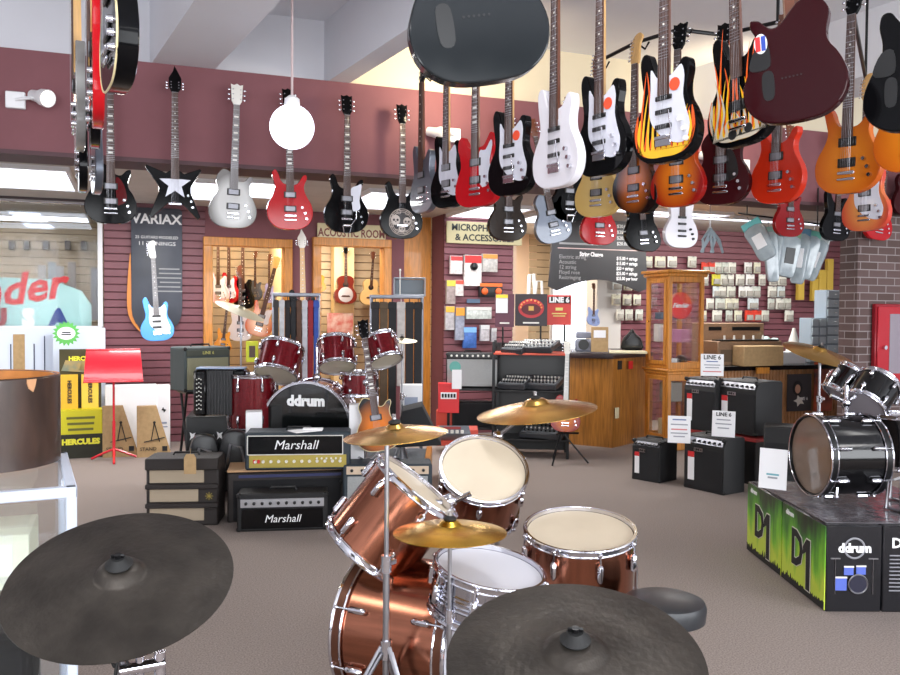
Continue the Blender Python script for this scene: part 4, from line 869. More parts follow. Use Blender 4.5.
for x_,m_ in((-.26,mat('amber_print',(230,180,40))),(.22,mat('golden_print',(240,200,70)))):
    b=MB(); b.box((x_*w,.17,h*1.36),(w*.4,.05,h*.72),.003); b.build('boxed_stand',m_,t); text('HERCULES',.05,ink,t,(x_*w,.14,h*1.36),(PI/2,R(90),0),bold=.002)
b=MB(); 
for x_ in(-.2,.2): b.prism([(x_*w-.1,h*1.8),(x_*w+.12,h*1.76),(x_*w+.1,h*2.0),(x_*w-.06,h*2.02)],.2,.206,0)
b.build('picture_print',mat('fiery_print',(216,170,70),.5,rgb2=(120,130,110),nscale=6),t)
b=MB(); o=[]
for i in range(36): a=i*PI/18; rr=.13 if i%2==0 else .1; o.append((rr*math.cos(a),rr*math.sin(a)))
b.prism(o,-.002,.002,0,Matrix.Translation((-.13,.13,hh+.02))); b.build('starburst',mat('green_burst',(90,180,80),.5),t,label='green starburst'); b=MB(); b.prism([(x*.66,z*.5) for x,z in o[::2]],-.005,-.002,0,Matrix.Translation((-.13,.13,hh+.02))); b.build('starburst_center',paper,t); b=MB(); b.box((-.13,.124,hh+.03),(.08,.002,.012)); b.box((-.13,.124,hh+.008),(.09,.002,.012)); b.build('small_print',ink,t)
for xl,xr,yt,yb,lab in((107,156,385,452,'large white carton behind the cardboard wedges'),(157,170,385,450,'narrow white carton with a small logo, right end of the cartons')):
    t,w,h,p=at_box('carton',lab,'box',xl,xr,yt,yb,0); b=MB(); b.box((0,.08,h/2),(w,.16,h),.01); b.build('carton_body',paper,t)
    if xl>150: 
        b=MB(); b.prism([(-.02,0),(.0,.03),(.005,.01),(.03,.0),(.005,-.03),(0,-.01)],-.004,0,0,Matrix.Translation((0,0,h*.62))); b.build('logo_mark',ink,t)
        b=MB(); b.box((0,-.002,h*.42),(w*.5,.003,.02)); b.box((0,-.002,h*.36),(w*.6,.003,.012)); b.build('small_print',mat('grey_print2',(150,160,180)),t)
for xl,xr,lab in((104,138,'kraft cardboard wedge with a guitar stand drawing, left of the red stand pole'),(138,171,'kraft cardboard wedge with a guitar stand drawing, right of the red stand pole')):
    t,w,h,p=at_box('cardboard_wedge',lab,'box',xl,xr,406,457,0); b=MB(); b.prism([(-w/2,0),(w/2,0),(w*.06,h),(-w/2,h)],0,.1,.003); b.build('carton_body',cardboard,t)
    b=MB(); b.tube([(-.1,-.004,h*.3),(.1,-.004,h*.38)],.005,5); b.tube([(0,-.004,h*.68),(-.03,-.004,h*.32)],.005,5); b.tube([(0,-.004,h*.68),(.05,-.004,h*.3)],.005,5); b.ball((0,-.004,h*.68),.014,8,(1,.2,1)); b.build('stand_drawing',ink,t)
    text('STAND',.05,ink,t,(-.06,-.004,h*.16)); b=MB(); b.box((.1,-.004,h*.16),(.05,.003,.05)); b.build('small_print_block',ink,t)
# red music stand
p=on_z(114,461,0); t=empty('music_stand','glossy red metal music stand in front of the white cartons','music stand',loc=(p.x,p.y,0),rz=facing(p))
rm=mat('red_enamel',(214,36,52),.25,0,.5); s_=FPX/dep(p); zt=(461-350)/s_; zb_=(461-381)/s_
b=MB(); b.prism([(-.275,0),(.275,0),(.25,.33),(-.25,.33)],-.006,.006,.002,Matrix.Translation((0,-.04,zb_))@Matrix.Rotation(R(-16),4,'X')); b.box((0,-.06,zb_),(.55,.06,.012),.003); b.box((0,.045,zb_+.31),(.5,.02,.012),.003); b.build('desk',rm,t)
b=MB(); b.cyl((0,0,.1),(0,0,zb_+.12),.011); b.cyl((0,0,.05),(0,0,zb_*.5),.015); b.build('pole',rm,t)
for k in range(3): a=2*PI*k/3-PI/2; b=MB(); b.tube([(0,0,.12),(.1*math.cos(a),.1*math.sin(a),.08),(.24*math.cos(a),.24*math.sin(a),.015)],.012); b.build('leg',rm,t)
# brackets behind the window, and pale strips made to look like its reflections
for px,lab in((12,'leftmost'),(27,'second from left'),(46,'third from left'),(68,'third from right'),(84,'second from right'),(100,'rightmost')):
    t,w,h=wall_item('wall_bracket','small dark bracket high on the tan slatwall behind the window, %s of six'%lab,'bracket',px-3,px+3,241,250,YB+2.5,'brackets behind the window'); b=MB(); b.box((0,.0,h/2),(w,.14,h),.006); b.build('bracket_box',mat('dark_bracket',(60,58,58)),t)
for i,(px,y0,y1,c_) in enumerate(((42,265,318,(226,224,226)),(52,262,300,(206,216,224)),(60,266,312,(234,234,238)),(72,262,306,(216,208,206)),(95,268,320,(196,196,204)))):
    t,w,h=wall_item('hanging_packet',('first','second','third','fourth','fifth')[i]+' pale hanging packet from the left, seen through the shop window','packet',px-4,px+4,y0,y1,YB+1.3,'packets behind the window'); b=MB(); b.box((0,0,h/2),(w,.03,h),.004); b.build('packet_card',mat('pale_card_%d'%i,c_,.5),t)
# ---------------- guitars in the back rooms ----------------
def wg(px,py,Y,wpx,kind,bm,lab,rz=0,roll=0,grp='guitars on the walls of the back rooms',wd=.33,name='electric_guitar',**k):
    p=on_y(px,py,Y); s=FPX/dep(p); kk=wpx/(wd*s); M=Matrix.Translation(p)@Matrix.Rotation(R(rz),4,'Z')@Matrix.Rotation(R(roll),4,'Y')@Matrix.Scale(kk,4)
    return guitar(name,lab,px,py,100,kind,bm,M=M,group=grp,detail=k.pop('detail',1),**k)
wg(345,304,YB+1.35,23,'acoustic',lac('brown_mahogany',(110,40,30)),'resonator guitar with round silver cover plate in the acoustic room',wd=.396,name='resonator_guitar',headm=blk)
o=bpy.data.objects[-1] if False else None
rg=[x for x in bpy.data.objects if x.name.startswith('resonator_guitar')][0]; b=MB(); b.lathe([(.0,.004),(.1,.003),(.13,0)],32,Matrix.Translation((0,-.052,.16))@Matrix.Rotation(PI/2,4,'X')); b.build('cover_plate',mat('nickel_plate',(200,196,198),.4,.5),rg)
wg(369,305,YB+1.5,21,'acoustic',lac('natural_spruce',(222,184,124)),'pale natural acoustic guitar at the right of the acoustic room',wd=.396,name='acoustic_guitar',roll=4)
wg(319,292,YB+1.3,14,'acoustic',lac('amber_spruce',(214,130,40)),'small amber acoustic instrument cut off by the left frame of the second doorway',wd=.396,name='acoustic_guitar')
wg(219,303,YB+1.2,22,'strat',lac('shell_pink',(226,186,190)),'pale pink strat-style guitar at the left of the first doorway',rz=-30,headst='6',guard=white_g)
wg(230,303,YB+1.2,22,'strat',redl,'bright red guitar second in the first doorway',rz=-45,guard=white_g,headst='6')
wg(244,309,YB+1.2,24,'strat',blk,'black guitar third in the first doorway, left of the small grey one',rz=-45,headst='6')
wg(256,300,YB+1.4,16,'lp',greym,'small grey guitar fourth in the first doorway',rz=-50)
wg(270,303,YB+1.4,16,'lp',mat('lilac_lacquer',(170,160,196),.2),'lilac guitar partly behind the right frame of the first doorway',rz=-50)
wg(256,336,YB+.7,27,'prs',burst('orange_white_burst',(236,200,170),(196,90,40)),'orange guitar low in the first doorway behind the pale cymbal',roll=15,headm=maple,guard=white_g)
wg(240,341,YB+.8,24,'strat',wht,'white guitar low in the first doorway left of the orange one',headst='6')
wg(222,352,YB+.5,17,'strat',mat('yellow_orange_lacquer',(232,156,50),.2,0,.5),'yellow-orange guitar low at the left side of the first doorway',roll=6,neckm=maple,headst='6',headm=maple)
t,w,h=wall_item('framed_picture','lime green framed picture low in the first doorway','picture',246,258,341,362,YB+.5); b=MB(); b.box((0,0,h/2),(w,.03,h),.004); b.build('frame',mat('lime_frame',(196,216,60),.5),t); b=MB(); b.box((0,-.017,h/2),(w*.5,.004,h*.55)); b.build('picture',mat('dark_photo',(80,70,66)),t)
t,w,h=wall_item('poster','red and grey poster below the resonator guitar','poster',327,353,313,335,YB+1.4); b=MB(); b.box((0,0,h/2),(w,.012,h),.002); b.build('sheet',mat('rosy_print',(186,90,80),.5,rgb2=(206,180,170),nscale=9),t)
# maple neck guitar between doors
wg(303,337,YB-.3,34,'strat',blk,'guitar with bare maple neck and white pointed headstock between the two doorways',neckm=maple,board=maple,headm=pearl,headst='hook',detail=2,grp=None,roll=-1)
# blue guitar in passage and bass in the bright window
wg(593,326,YB-.25,14,'offset',mat('pale_blue_lacquer',(130,146,186),.3),'pale blue guitar hanging against the bright passage window',grp=None,roll=0)
# ---------------- strap racks ----------------
def straprack(xl,xr,yt,yb,d,lab,cols,who):
    p=pix((xl+xr)/2,yb,d); s=FPX/d; w=(xr-xl)/s; zt=pix((xl+xr)/2,yt,d).z; t=empty('strap_rack',lab,'display rack',loc=(p.x,p.y,0),rz=facing(p))
    for sx in(-1,1):
        for sy in(-1,1): b=MB(); b.box((sx*w/2,sy*w/2.4,zt/2),(.02,.02,zt),.004); b.build('post',mat('grey_post',(120,122,130),.4,.6),t)
    b=MB()
    for sy in(-1,1): b.box((0,sy*w/2.4,zt),(w,.03,.03),.004); b.box((0,sy*w/2.4,.12),(w,.03,.03),.004)
    for sx in(-1,1): b.box((sx*w/2,0,zt),(.03,w/1.2,.03),.004)
    b.build('top_frame',mat('grey_post',(120,122,130)),t)
    M=t.matrix_basis.copy() if False else Matrix.Translation((p.x,p.y,0))@Matrix.Rotation(facing(p),4,'Z')
    n=len(cols)
    for i,(c_,nm,l_) in enumerate(cols):
        x=-w/2+w*(i+.5)/n; b=MB(); ww=w/n*1.0-.004; b.tube([(0,0,0),(0,0,-.03)],.004,6); b.box((0,0,-.03-l_/2),(ww,.025,l_),.006); b.box((0,-.0,-.07),(ww*1.1,.03,.06),.005)
        o=b.build('guitar_strap',mat('strap_'+nm.replace(' ','_'),c_,.7,noise=.1),loc=M@Vector((x,-w/2.4,zt-.02)),rot=(0,0,facing(p)),label='%s strap, %s on the %s strap rack'%(nm,('first','second','third','fourth','fifth','sixth','seventh','eighth','ninth')[i],who),cat='strap',group='straps on the %s strap rack'%who)
straprack(274,318,295,455,8.0,'metal rack of hanging guitar straps before the first doorway wall',[((60,56,56),'dark grey',1.0),((208,210,214),'white logo',.5),((26,26,30),'black',1.1),((30,30,34),'black leather',1.0),((90,60,44),'brown',.9),((206,206,214),'silver satin',1.3),((150,34,44),'red striped',1.1),((52,84,170),'blue',1.0)],'left')
straprack(371,421,297,455,8.3,'metal rack of dark straps before the wood panel',[((40,36,38),'charcoal',.9),((90,72,52),'olive brown',1.0),((28,28,30),'long black',1.2),((196,190,186),'ivory',.8),((34,32,34),'narrow black',1.1),((24,24,28),'jet black',1.3)],'right')
t,w,h,p=at_box('glass_display_box','small clear display box on top of the right strap rack','display box',394,425,278,296,d=8.25); b=MB(); b.box((0,.1,.01),(w,.2,.02),.003); b.box((0,.1,h),(w,.2,.012),.003); b.box((-w/2,.1,h/2),(.01,.2,h)); b.box((w/2,.1,h/2),(.01,.2,h)); b.build('frame',mat('grey_box',(150,160,170),.3),t); b=MB(); b.box((0,.18,h/2),(w*.95,.01,h*.9)); b.build('back_panel',mat('slate_panel',(90,104,116),.3),t)
b=MB(); b.cyl((0,0,0),(0,0,.25),.006); b.ball((0,0,.25),.012,8); b.build('white_rod',pearl,loc=pix(400,296,8.25),label='thin white rod standing beside the clear display box',cat='rod')
t,w,h,p=at_box('white_box','white box with grey print in front of the right strap rack','box',400,422,385,425,d=7.6); b=MB(); b.box((0,.08,h/2),(w,.16,h),.004); b.build('box_body',paper,t); b=MB(); b.box((0,-.003,h*.6),(w*.6,.004,h*.2)); b.build('grey_print',mat('grey_print2',(150,160,180)),t)
# ---------------- sunburst archtop on stand ----------------
p=pix(381,451,6.2); gs=FPX/6.2
g=guitar('electric_guitar','sunburst hollow-body guitar leaning on a floor stand behind the thin crash cymbal',382,451,gs,'lp',sunb2,M=Matrix.Translation(p)@Matrix.Rotation(facing(p,8),4,'Z')@Matrix.Rotation(R(-12),4,'X')@Matrix.Rotation(R(-10),4,'Y')@Matrix.Scale(.98,4),group=None,headm=blk,blocks=True,bridge='stop')
o_=crm(OUT['lp'],4); b=MB(); b.tube([(x*.99,-.0235,z) for x,z in o_]+[(o_[0][0],-.0235,o_[0][1])],.003,5); b.build('binding',cream_p,g)
t=empty('guitar_stand','black tubular stand holding the sunburst hollow-body guitar','guitar stand',loc=(p.x,p.y+.1,ZPL),rz=facing(p))
b=MB(); b.tube([(-.13,-.12,.18),(-.1,0,.14),(0,.08,.16),(.1,0,.14),(.13,-.12,.18)],.01); b.tube([(0,.08,.1),(0,.14,.6)],.01); b.build('yoke',steel,t)
for x_,y_ in((-.25,-.18),(.25,-.18),(0,.3)): b=MB(); b.tube([(0,.06,.18),(x_,y_,.015)],.01); lg=b.build('leg',steel,t); b=MB(); b.ball((x_,y_,.02),.02,8); b.build('rubber_foot',rubber,lg)
# black wedge, pedalboard, red boxes
p=on_z(417,462,ZPL) if False else pix(417,448,6.9); t=empty('floor_wedge','black padded wedge cover right of the sunburst guitar','floor monitor',loc=(p.x,p.y,p.z),rz=facing(p))
b=MB(); b.prism([(-.2,0),(.2,.02),(.04,.34),(-.12,.3)],0,.4,.012); b.build('cover',mat('black_padded_cloth',(30,31,34),.85),t)
t,w,h,p=at_box('multi_effects_pedal','grey multi-effects floor pedal with white footswitches on a red box','effects pedal',437,471,424,434,d=7.4)
b=MB(); b.prism([(-w/2,0),(w/2,0),(w/2-.02,h*.9),(-w/2+.02,h*.9)],0,.2,.006,Matrix.Rotation(R(-25),4,'X')); b.build('body',mat('grey_pedal',(110,114,122),.4),t)
for i in range(5): b=MB(); b.box((-w*.36+w*.15*i,-.012,h*.25),(.028,.016,.03),.004); b.build('footswitch',pearl,t)
b=MB(); b.box((-w*.05,-.008,h*.62),(w*.5,.012,h*.25)); b.build('display',mat('dull_red_display',(150,50,50)),t)
t,w,h,p=at_box('red_box','red cardboard box under the grey multi-effects pedal','box',436,478,430,446,d=7.6); b=MB(); b.box((0,.15,h/2),(w,.3,h),.004); b.build('box_body',mat('orange_red_card',(206,70,50)),t)
t,w,h,p=at_box('red_box','upright red box lettered in white at the foot of the maroon partition','box',438,459,383,413,d=8.9); b=MB(); b.box((0,.06,h/2),(w,.12,h),.004); b.build('box_body',red,t); b=MB(); b.box((0,-.003,h*.58),(w*.75,.004,h*.22)); b.build('white_label',paper,t); b=MB()
for k_ in range(5): b.box((w*(-.28+.14*k_),-.006,h*.58),(w*.1,.003,h*.13))
b.build('dark_print',ink,t)
t,w,h,p=at_box('red_box','orange-red box standing on the floor beneath the upright red box','box',436,478,411,446,d=9.1); b=MB(); b.box((0,.1,h/2),(w,.2,h),.004); b.build('box_body',mat('orange_red_card',(206,70,50)),t)
# fender type combo on a stand
t,w,h,p=amp('large combo amplifier with pale silver grille before the microphone display',446,499,353,388,d=8.95,dp=.24,gr=cloth_silver,gz=(.05,.82),panel=blackp,pz=(.86,.98),knobs=9,km=pearl,gx=(.02,.96))
b=MB(); b.lathe([(0,0),(.06,0),(.06,.004),(0,.004)],20,Matrix.Translation((-w*.33,-.006,h*.6))@Matrix.Rotation(PI/2,4,'X')); b.build('teal_sticker',mat('teal_sticker',(90,160,150)),t)
b=MB(); b.box((0,0,0),(.1,.004,.2)); b.build('tag',paper,loc=p+Vector((-w*.36,-.06,.1)),rot=(0,0,facing(p)),label='white tag hanging on the silver-grilled combo amplifier',cat='tag')
t,w2,h2,p2=at_box('amplifier_table','black table holding the silver-grilled combo amplifier','table',446,499,388,446,d=8.95)
for sx in(-1,1):
    for sy in(.03,.28): b=MB(); b.box((sx*w2*.46,sy,h2/2),(.03,.03,h2-.01)); b.build('leg',blackm,t)
b=MB(); b.box((0,.15,h2-.015),(w2,.3,.025)); b.build('top',blackm,t); b=MB(); b.box((0,.15,h2*.3),(w2*.9,.26,.025)); b.build('shelf',blackm,t)
t,w,h,p=at_box('speaker_cabinet','black cabinet on the lower shelf under the silver-grilled combo','speaker',452,494,402,430,d=9.05); b=MB(); b.box((0,.1,h/2),(w,.2,h),.01); b.build('cabinet',tolex,t); b=MB(); b.box((0,-.002,h/2),(w*.9,.008,h*.86)); b.build('grille',cloth_dark,t)
# ---------------- mixer rack ----------------
RDm=8.75; pm=pix(530,450,RDm); Mr=Matrix.Translation((pm.x,pm.y,0))@Matrix.Rotation(facing(pm),4,'Z'); sm=FPX/RDm
t=empty('equipment_rack','black tiered rack holding the mixing consoles','rack',loc=(pm.x,pm.y,0),rz=facing(pm))
w=74/sm
for sx in(-1,1):
    for sy in(0,.42): b=MB(); b.box((sx*w/2,sy,.6),(.03,.03,1.2),.003); b.build('post',blackm,t)
zl_=lambda y:pix(530,y,RDm).z
for y,c_ in((354,mat('orange_red_shelf',(214,84,60),.5)),(391,blackm),(440,blackm),(418,blackm)):
    b=MB(); b.box((0,.2,zl_(y)),(w,.44,.02),.003); b.build('shelf',c_,t)
b=MB(); b.box((0,.43,.6),(w,.01,1.15)); b.build('back_panel',blackp,t)
def mixer(x,z,w_,lab,tilt=14,cm=mat('graphite_mixer',(52,54,58),.4),yaw=20,dp=.32):
    M=Mr@Matrix.Translation((x,0.0,z+.012))@Matrix.Rotation(R(-yaw),4,'Z')@Matrix.Rotation(R(tilt),4,'X'); t=empty('mixing_console',lab,'mixer',M=M,group='mixing consoles on the tiered rack')
    b=MB(); b.box((0,dp/2,.03),(w_,dp,.06),.008); b.build('body',cm,t)
    b=MB(); b.box((0,dp*.45,.062),(w_*.92,dp*.8,.006)); fp=b.build('face_plate',mat('grey_face',(120,124,128),.4),t)
    for i in range(9):
        for j in range(4): b=MB(); b.cyl((-w_*.4+w_*.8*i/8,dp*(.15+.18*j),.064),(-w_*.4+w_*.8*i/8,dp*(.15+.18*j),.08),.009,n=8); b.build('knob',pearl if j%2 else blackp,fp)
zs_=[zl_(354),zl_(391),zl_(440),zl_(418)]
mixer(.02,zs_[0],.4,'mixing console on the orange-red top shelf of the tiered rack')
mixer(.08,zs_[1],.38,'mixing console on the middle shelf of the tiered rack, right')
mixer(-.2,zs_[1],.3,'mixing console on the middle shelf of the tiered rack, left')
mixer(.1,zs_[2],.46,'lowest and largest mixing console, black, near the floor',dp=.4)
mixer(-.2,zs_[0]-.02,.24,'small black mixer at the left of the orange-red shelf')
for i,(xl,xr,yt,yb,c1,c2,lab) in enumerate(((495,514,294,327,(90,40,60),(150,70,80),'maroon poster with a white and yellow slip, leftmost of the three above the mixers'),(515,547,294,326,(44,34,40),(170,50,56),'dark poster with a glowing red oval, middle of the three above the mixers'),(547,571,295,325,(206,58,48),(206,58,48),'red poster lettered LINE 6, rightmost of the three above the mixers'))):
    t,w,h,_=at_box('poster',lab,'poster',xl,xr,yt,yb,d=8.9+.02*i); b=MB(); b.box((0,.006,h/2),(w,.012,h),.002); b.build('sheet',mat('poster_sheet_%d'%i,c1,.45),t)
    if i==0: b=MB(); b.box((-w*.15,-.003,h*.7),(w*.62,.004,h*.55)); b.build('white_slip',paper,t); b=MB(); b.box((-w*.15,-.006,h*.93),(w*.62,.004,h*.1)); b.build('yellow_strip',mat('yellow_strip',(240,210,60)),t); b=MB(); b.box((0,-.002,h*.12),(w*.5,.003,.015)); b.build('small_print',pearl,t)
    if i==1:
        b=MB(); b.prism([(w*.4*math.cos(a*PI/14),h*.55+h*.3*math.sin(a*PI/14)) for a in range(28)],-.004,0,0); b.build('red_oval',mat('red_oval',(190,50,56)),t); b=MB(); b.prism([(w*.3*math.cos(a*PI/14),h*.52+h*.18*math.sin(a*PI/14)) for a in range(28)],-.006,-.004,0); b.build('dark_oval',mat('dark_oval',(90,26,34)),t)
        for k in range(9): a=PI*k/8; b=MB(); b.ball((w*.32*math.cos(a),-.006,h*.58+h*.22*math.sin(a)),.012,6); b.build('lamp_print',mat('orange_print',(236,150,90)),t)
        b=MB(); b.box((0,-.008,h*.55),(w*.16,.004,h*.14)); b.build('badge_print',mat('gold_badge',(206,160,80)),t); b=MB(); b.box((0,-.002,h*.1),(w*.5,.003,.015)); b.build('small_print',pearl,t)
    if i==2: b=MB(); b.box((0,-.002,h*.83),(w*.9,.004,h*.22)); b.build('black_banner',ink,t); text('LINE 6',.075,whitep,t,(0,-.006,h*.83),bold=.004); b=MB(); b.box((0,-.002,h*.53),(w*.3,.003,.03)); b.box((0,-.002,h*.38),(w*.6,.003,.012)); b.box((0,-.002,h*.3),(w*.5,.003,.01)); b.build('small_print',mat('yellow_print',(220,214,120)),t)
tp=empty('poster_stand','thin black rods holding up the three posters over the mixers','stand',M=Mr@Matrix.Translation((0,.3,0)))
for sx in(-.3,.1,.35): b=MB(); b.cyl((sx,0,zs_[0]),(sx,0,1.45),.01); b.build('rod',blackm,tp)
# pearl-necked guitar
p=pix(565,432,8.45); g=guitar('electric_guitar','guitar with pearly white patterned neck leaning beside the counter',565,432,92,'lp',chb,M=Matrix.Translation(p)@Matrix.Rotation(facing(p),4,'Z')@Matrix.Rotation(R(-8),4,'X')@Matrix.Rotation(R(1),4,'Y')@Matrix.Scale(.9,4),group=None,neckm=pearl,board=mat('pearl_board',(206,204,196),.3),headm=pearl,blocks=True)
t=empty('guitar_stand','small black stand under the pearly-necked guitar','guitar stand',loc=(p.x,p.y,0)); b=MB(); b.tube([(-.12,-.06,p.z-.01),(0,.08,p.z-.02),(.12,-.06,p.z-.01)],.01); b.tube([(0,.08,p.z-.02),(0,.1,.4)],.01); b.build('yoke',blackm,t)
for x_,y_ in((-.2,-.12),(.2,-.12),(0,.25)): b=MB(); b.tube([(0,.08,p.z),(x_,y_,.012)],.009); b.build('leg',blackm,t)
# ---------------- microphone panel goods ----------------
mg='goods hooked on the microphone partition'
MP=[((450,462,256,274),(226,214,212),(200,60,60),'white and red carded microphone, topmost left'),((464,481,255,286),(228,222,218),(210,50,48),'large white and red pack with a round dark mesh head'),((482,497,254,272),(190,186,180),(226,150,70),'clear pack with orange band, topmost right'),
((446,455,280,304),(150,134,130),(214,190,70),'tall brownish pack at the left edge'),((455,463,280,296),(206,196,192),(214,80,60),'small pack with orange-red top'),((479,502,283,297),(30,30,32),(226,110,40),'black headphones pack with orange ear pads'),
((445,454,306,330),(168,164,166),(226,170,60),'grey pack with yellow header, left of the cable pack'),((455,464,307,340),(136,140,156),(226,150,50),'long cable pack with orange header'),((466,491,307,319),(196,202,196),(214,210,206),'wide pale green-white pack in the middle row'),
((463,476,327,348),(60,100,170),(120,170,220),'bright blue box low on the partition'),((480,489,325,341),(176,172,176),(206,206,206),'small grey pack right of the blue box'),((491,496,328,342),(160,156,160),(190,190,190),'tiny grey pack lowest right')]
for i,((xl,xr,yt,yb),c1,c2,lab) in enumerate(MP):
    t,w,h=wall_item('accessory_pack',lab+' on the microphone partition' if 'partition' not in lab else lab,'packet',xl,xr,yt,yb,YM-.07,mg); b=MB(); b.prism([(-w/2,0),(w/2,0),(w/2,h),(-w/2,h)],-.02,.03,.004); b.build('pack',mat('mic_pack_%d'%i,c1,.4,noise=.2,nscale=30),t); b=MB(); b.box((0,-.022,h*.86),(w*.96,.006,h*.24)); b.build('header_print',mat('mic_header_%d'%i,c2,.5),t)
    if 'mesh' in lab: b=MB(); b.ball((0,-.05,h*.62),.05,12); b.build('mesh_head',blackp,t)
    if 'headphones' in lab:
        for sx in(-1,1): b=MB(); b.ball((sx*w*.3,-.04,h*.4),.045,10,(1,.5,1)); b.build('ear_pad',mat('orange_pad',(226,100,40)),t)
b=MB(); b.box((0,-.01,0),(.17,.02,.05)); b.build('blue_label',mat('slate_blue_label',(80,100,124)),loc=on_y(473,301,YM-.02),label='small blue-grey shelf label on the microphone partition',cat='label')
# headphones/white dummies behind posters
t,w,h,p=at_box('stand_holder','white and grey stand parts standing behind the red oval poster','stand',527,543,275,296,d=9.1); b=MB(); b.tube([(-w*.4,0,0),(-w*.35,0,h),(-w*.1,0,h*1.05),(0,0,0)],.02); b.tube([(0,0,0),(w*.1,0,h*.7),(w*.4,0,h*.7),(w*.45,0,0)],.015); b.build('tubes',pearl,t)
# ---------------- counter ----------------
cA=on_z(563,443.5,0); cB=on_z(612,448,0); cC=on_z(652,439,0); cD=cC+Vector((.25,.9,0)); cE=cA+Vector((-.1,.9,0))
zc=pix(612,354,dep(cB)).z
t=empty('counter','walnut-brown sales counter with a dark rounded worktop and a wall plate','counter',loc=cB)
loc_=lambda v:(v.x-cB.x,v.y-cB.y)
b=MB(); vprism(b,[loc_(v) for v in (cA,cB,cC,cD,cE)],0,zc-.05); b.build('body',oakdark,t)
def off(v,k): d=(CAM-v); d.z=0; d.normalize(); return (v.x-cB.x+d.x*k,v.y-cB.y+d.y*k)
b=MB(); vprism(b,[off(cA,.12),(loc_(cA)[0]*.5-.02,loc_(cA)[1]*.5-.16),off(cB,.07),off(cC,.1),loc_(cD),loc_(cE)],zc-.05,zc,.006); b.build('worktop',mat('dark_laminate',(54,42,44),.3),t)
fz=facing(cB)
b=MB(); 
q=pix(617,413,dep(cB)+.02); o=MB(); o.box((0,0,0),(.075,.012,.12),.004); x=o.build('wall_plate',mat('ivory_plastic',(216,206,170),.4),t,loc=q-cB,rot=(0,0,math.atan2((cC-cB).y,(cC-cB).x)))
for px,c_,nm in((619,ink,'dark_sticker'),(630,red,'red_sticker')):
    q=pix(px,365,dep(cB)+(px-612)*.012); o=MB(); o.box((0,-.01,0),(.09,.006,.1 if nm[0]=='d' else .09)); o.build(nm,c_,t,loc=q-cB,rot=(0,0,math.atan2((cC-cB).y,(cC-cB).x)))
gC='things on the sales counter'
def ctop(xl,xr,yt,z=None,d=None,yb=None): 
    pass
t,w,h,p=at_box('clipboard_sign','upright tan sign holder with a white slip on the counter','sign holder',591,608,327,352,d=9.35); b=MB(); b.box((0,.02,h/2),(w,.04,h),.004); b.build('board',cardboard,t); b=MB(); b.box((0,-.003,h*.72),(w*.7,.004,h*.3)); b.build('slip',paper,t)
t,w,h,p=at_box('black_hat_case','rounded black bag resting on the right of the counter','bag',622,642,329,350,d=9.9); b=MB(); b.prism(crm([(-w/2,0),(w/2,0),(w*.46,h*.5),(w*.2,h*.75),(0,h),(-w*.25,h*.75),(-w*.48,h*.5)],3),0,.25,.03); b.build('bag_body',blackp,t)
b=MB(); b.box((0,0,.012),(.42,.28,.024),.004); b.build('open_book',mat('cream_pages',(226,216,180)),loc=pix(628,353,9.7),rot=(0,0,fz),label='thin cream book lying on the counter by the black bag',cat='book')
t,w,h,p=at_box('card_machine','grey and blue equipment lying at the left end of the counter','equipment',575,592,331,352,d=9.6); b=MB(); b.box((0,.1,h*.3),(w,.2,h*.6),.02); b.box((0,.1,h*.8),(w*.9,.18,h*.3),.01); b.build('body',mat('grey_blue_plastic',(130,134,150),.4),t); b=MB(); b.cyl((0,-.01,h*.35),(0,.01,h*.35),.06,n=20); b.build('round_dial',blackp,t)
# ---------------- oak display cabinet ----------------
p=on_z(684.5,450,0); Wc=.45; t=empty('display_cabinet','tall golden oak display cabinet with glass sides and a ledge','display cabinet',loc=(p.x,p.y,0),rz=facing(p,-35))
s_=FPX/dep(p); zt=pix(672,270,dep(p)).z; zl=pix(672,370,dep(p)).z
def cbx(nm,c,d,m=oak,bv=.005,par=None): b=MB(); b.box(c,d,bv); return b.build(nm,m,par or t)
for x in(-Wc/2+.02,Wc/2-.02):
    for y in(.02,Wc-.02): cbx('corner_post',(x,y,zt/2),(.045,.045,zt-.04))
b=MB(); b.box((0,Wc/2,zt-.02),(Wc+.1,Wc+.1,.035),.01); b.box((0,Wc/2,zt-.055),(Wc+.06,Wc+.06,.04),.012); b.build('cornice',oak,t)
b=MB(); b.box((0,Wc/2,zl),(Wc+.07,Wc+.07,.03),.01); b.box((0,Wc/2,zl-.03),(Wc+.03,Wc+.03,.03),.006); b.build('ledge',oak,t)
b=MB(); b.box((0,Wc/2,.04),(Wc+.04,Wc+.04,.08),.01); b.build('plinth',oak,t)
for z in(zt-.1,zl+.05,zl-.08,.13):
    b=MB(); b.box((0,.02,z),(Wc-.08,.03,.07),.003); b.box((0,Wc-.02,z),(Wc-.08,.03,.07),.003); b.box((-Wc/2+.02,Wc/2,z),(.03,Wc-.08,.07),.003); b.box((Wc/2-.02,Wc/2,z),(.03,Wc-.08,.07),.003); b.build('rail',oak,t)
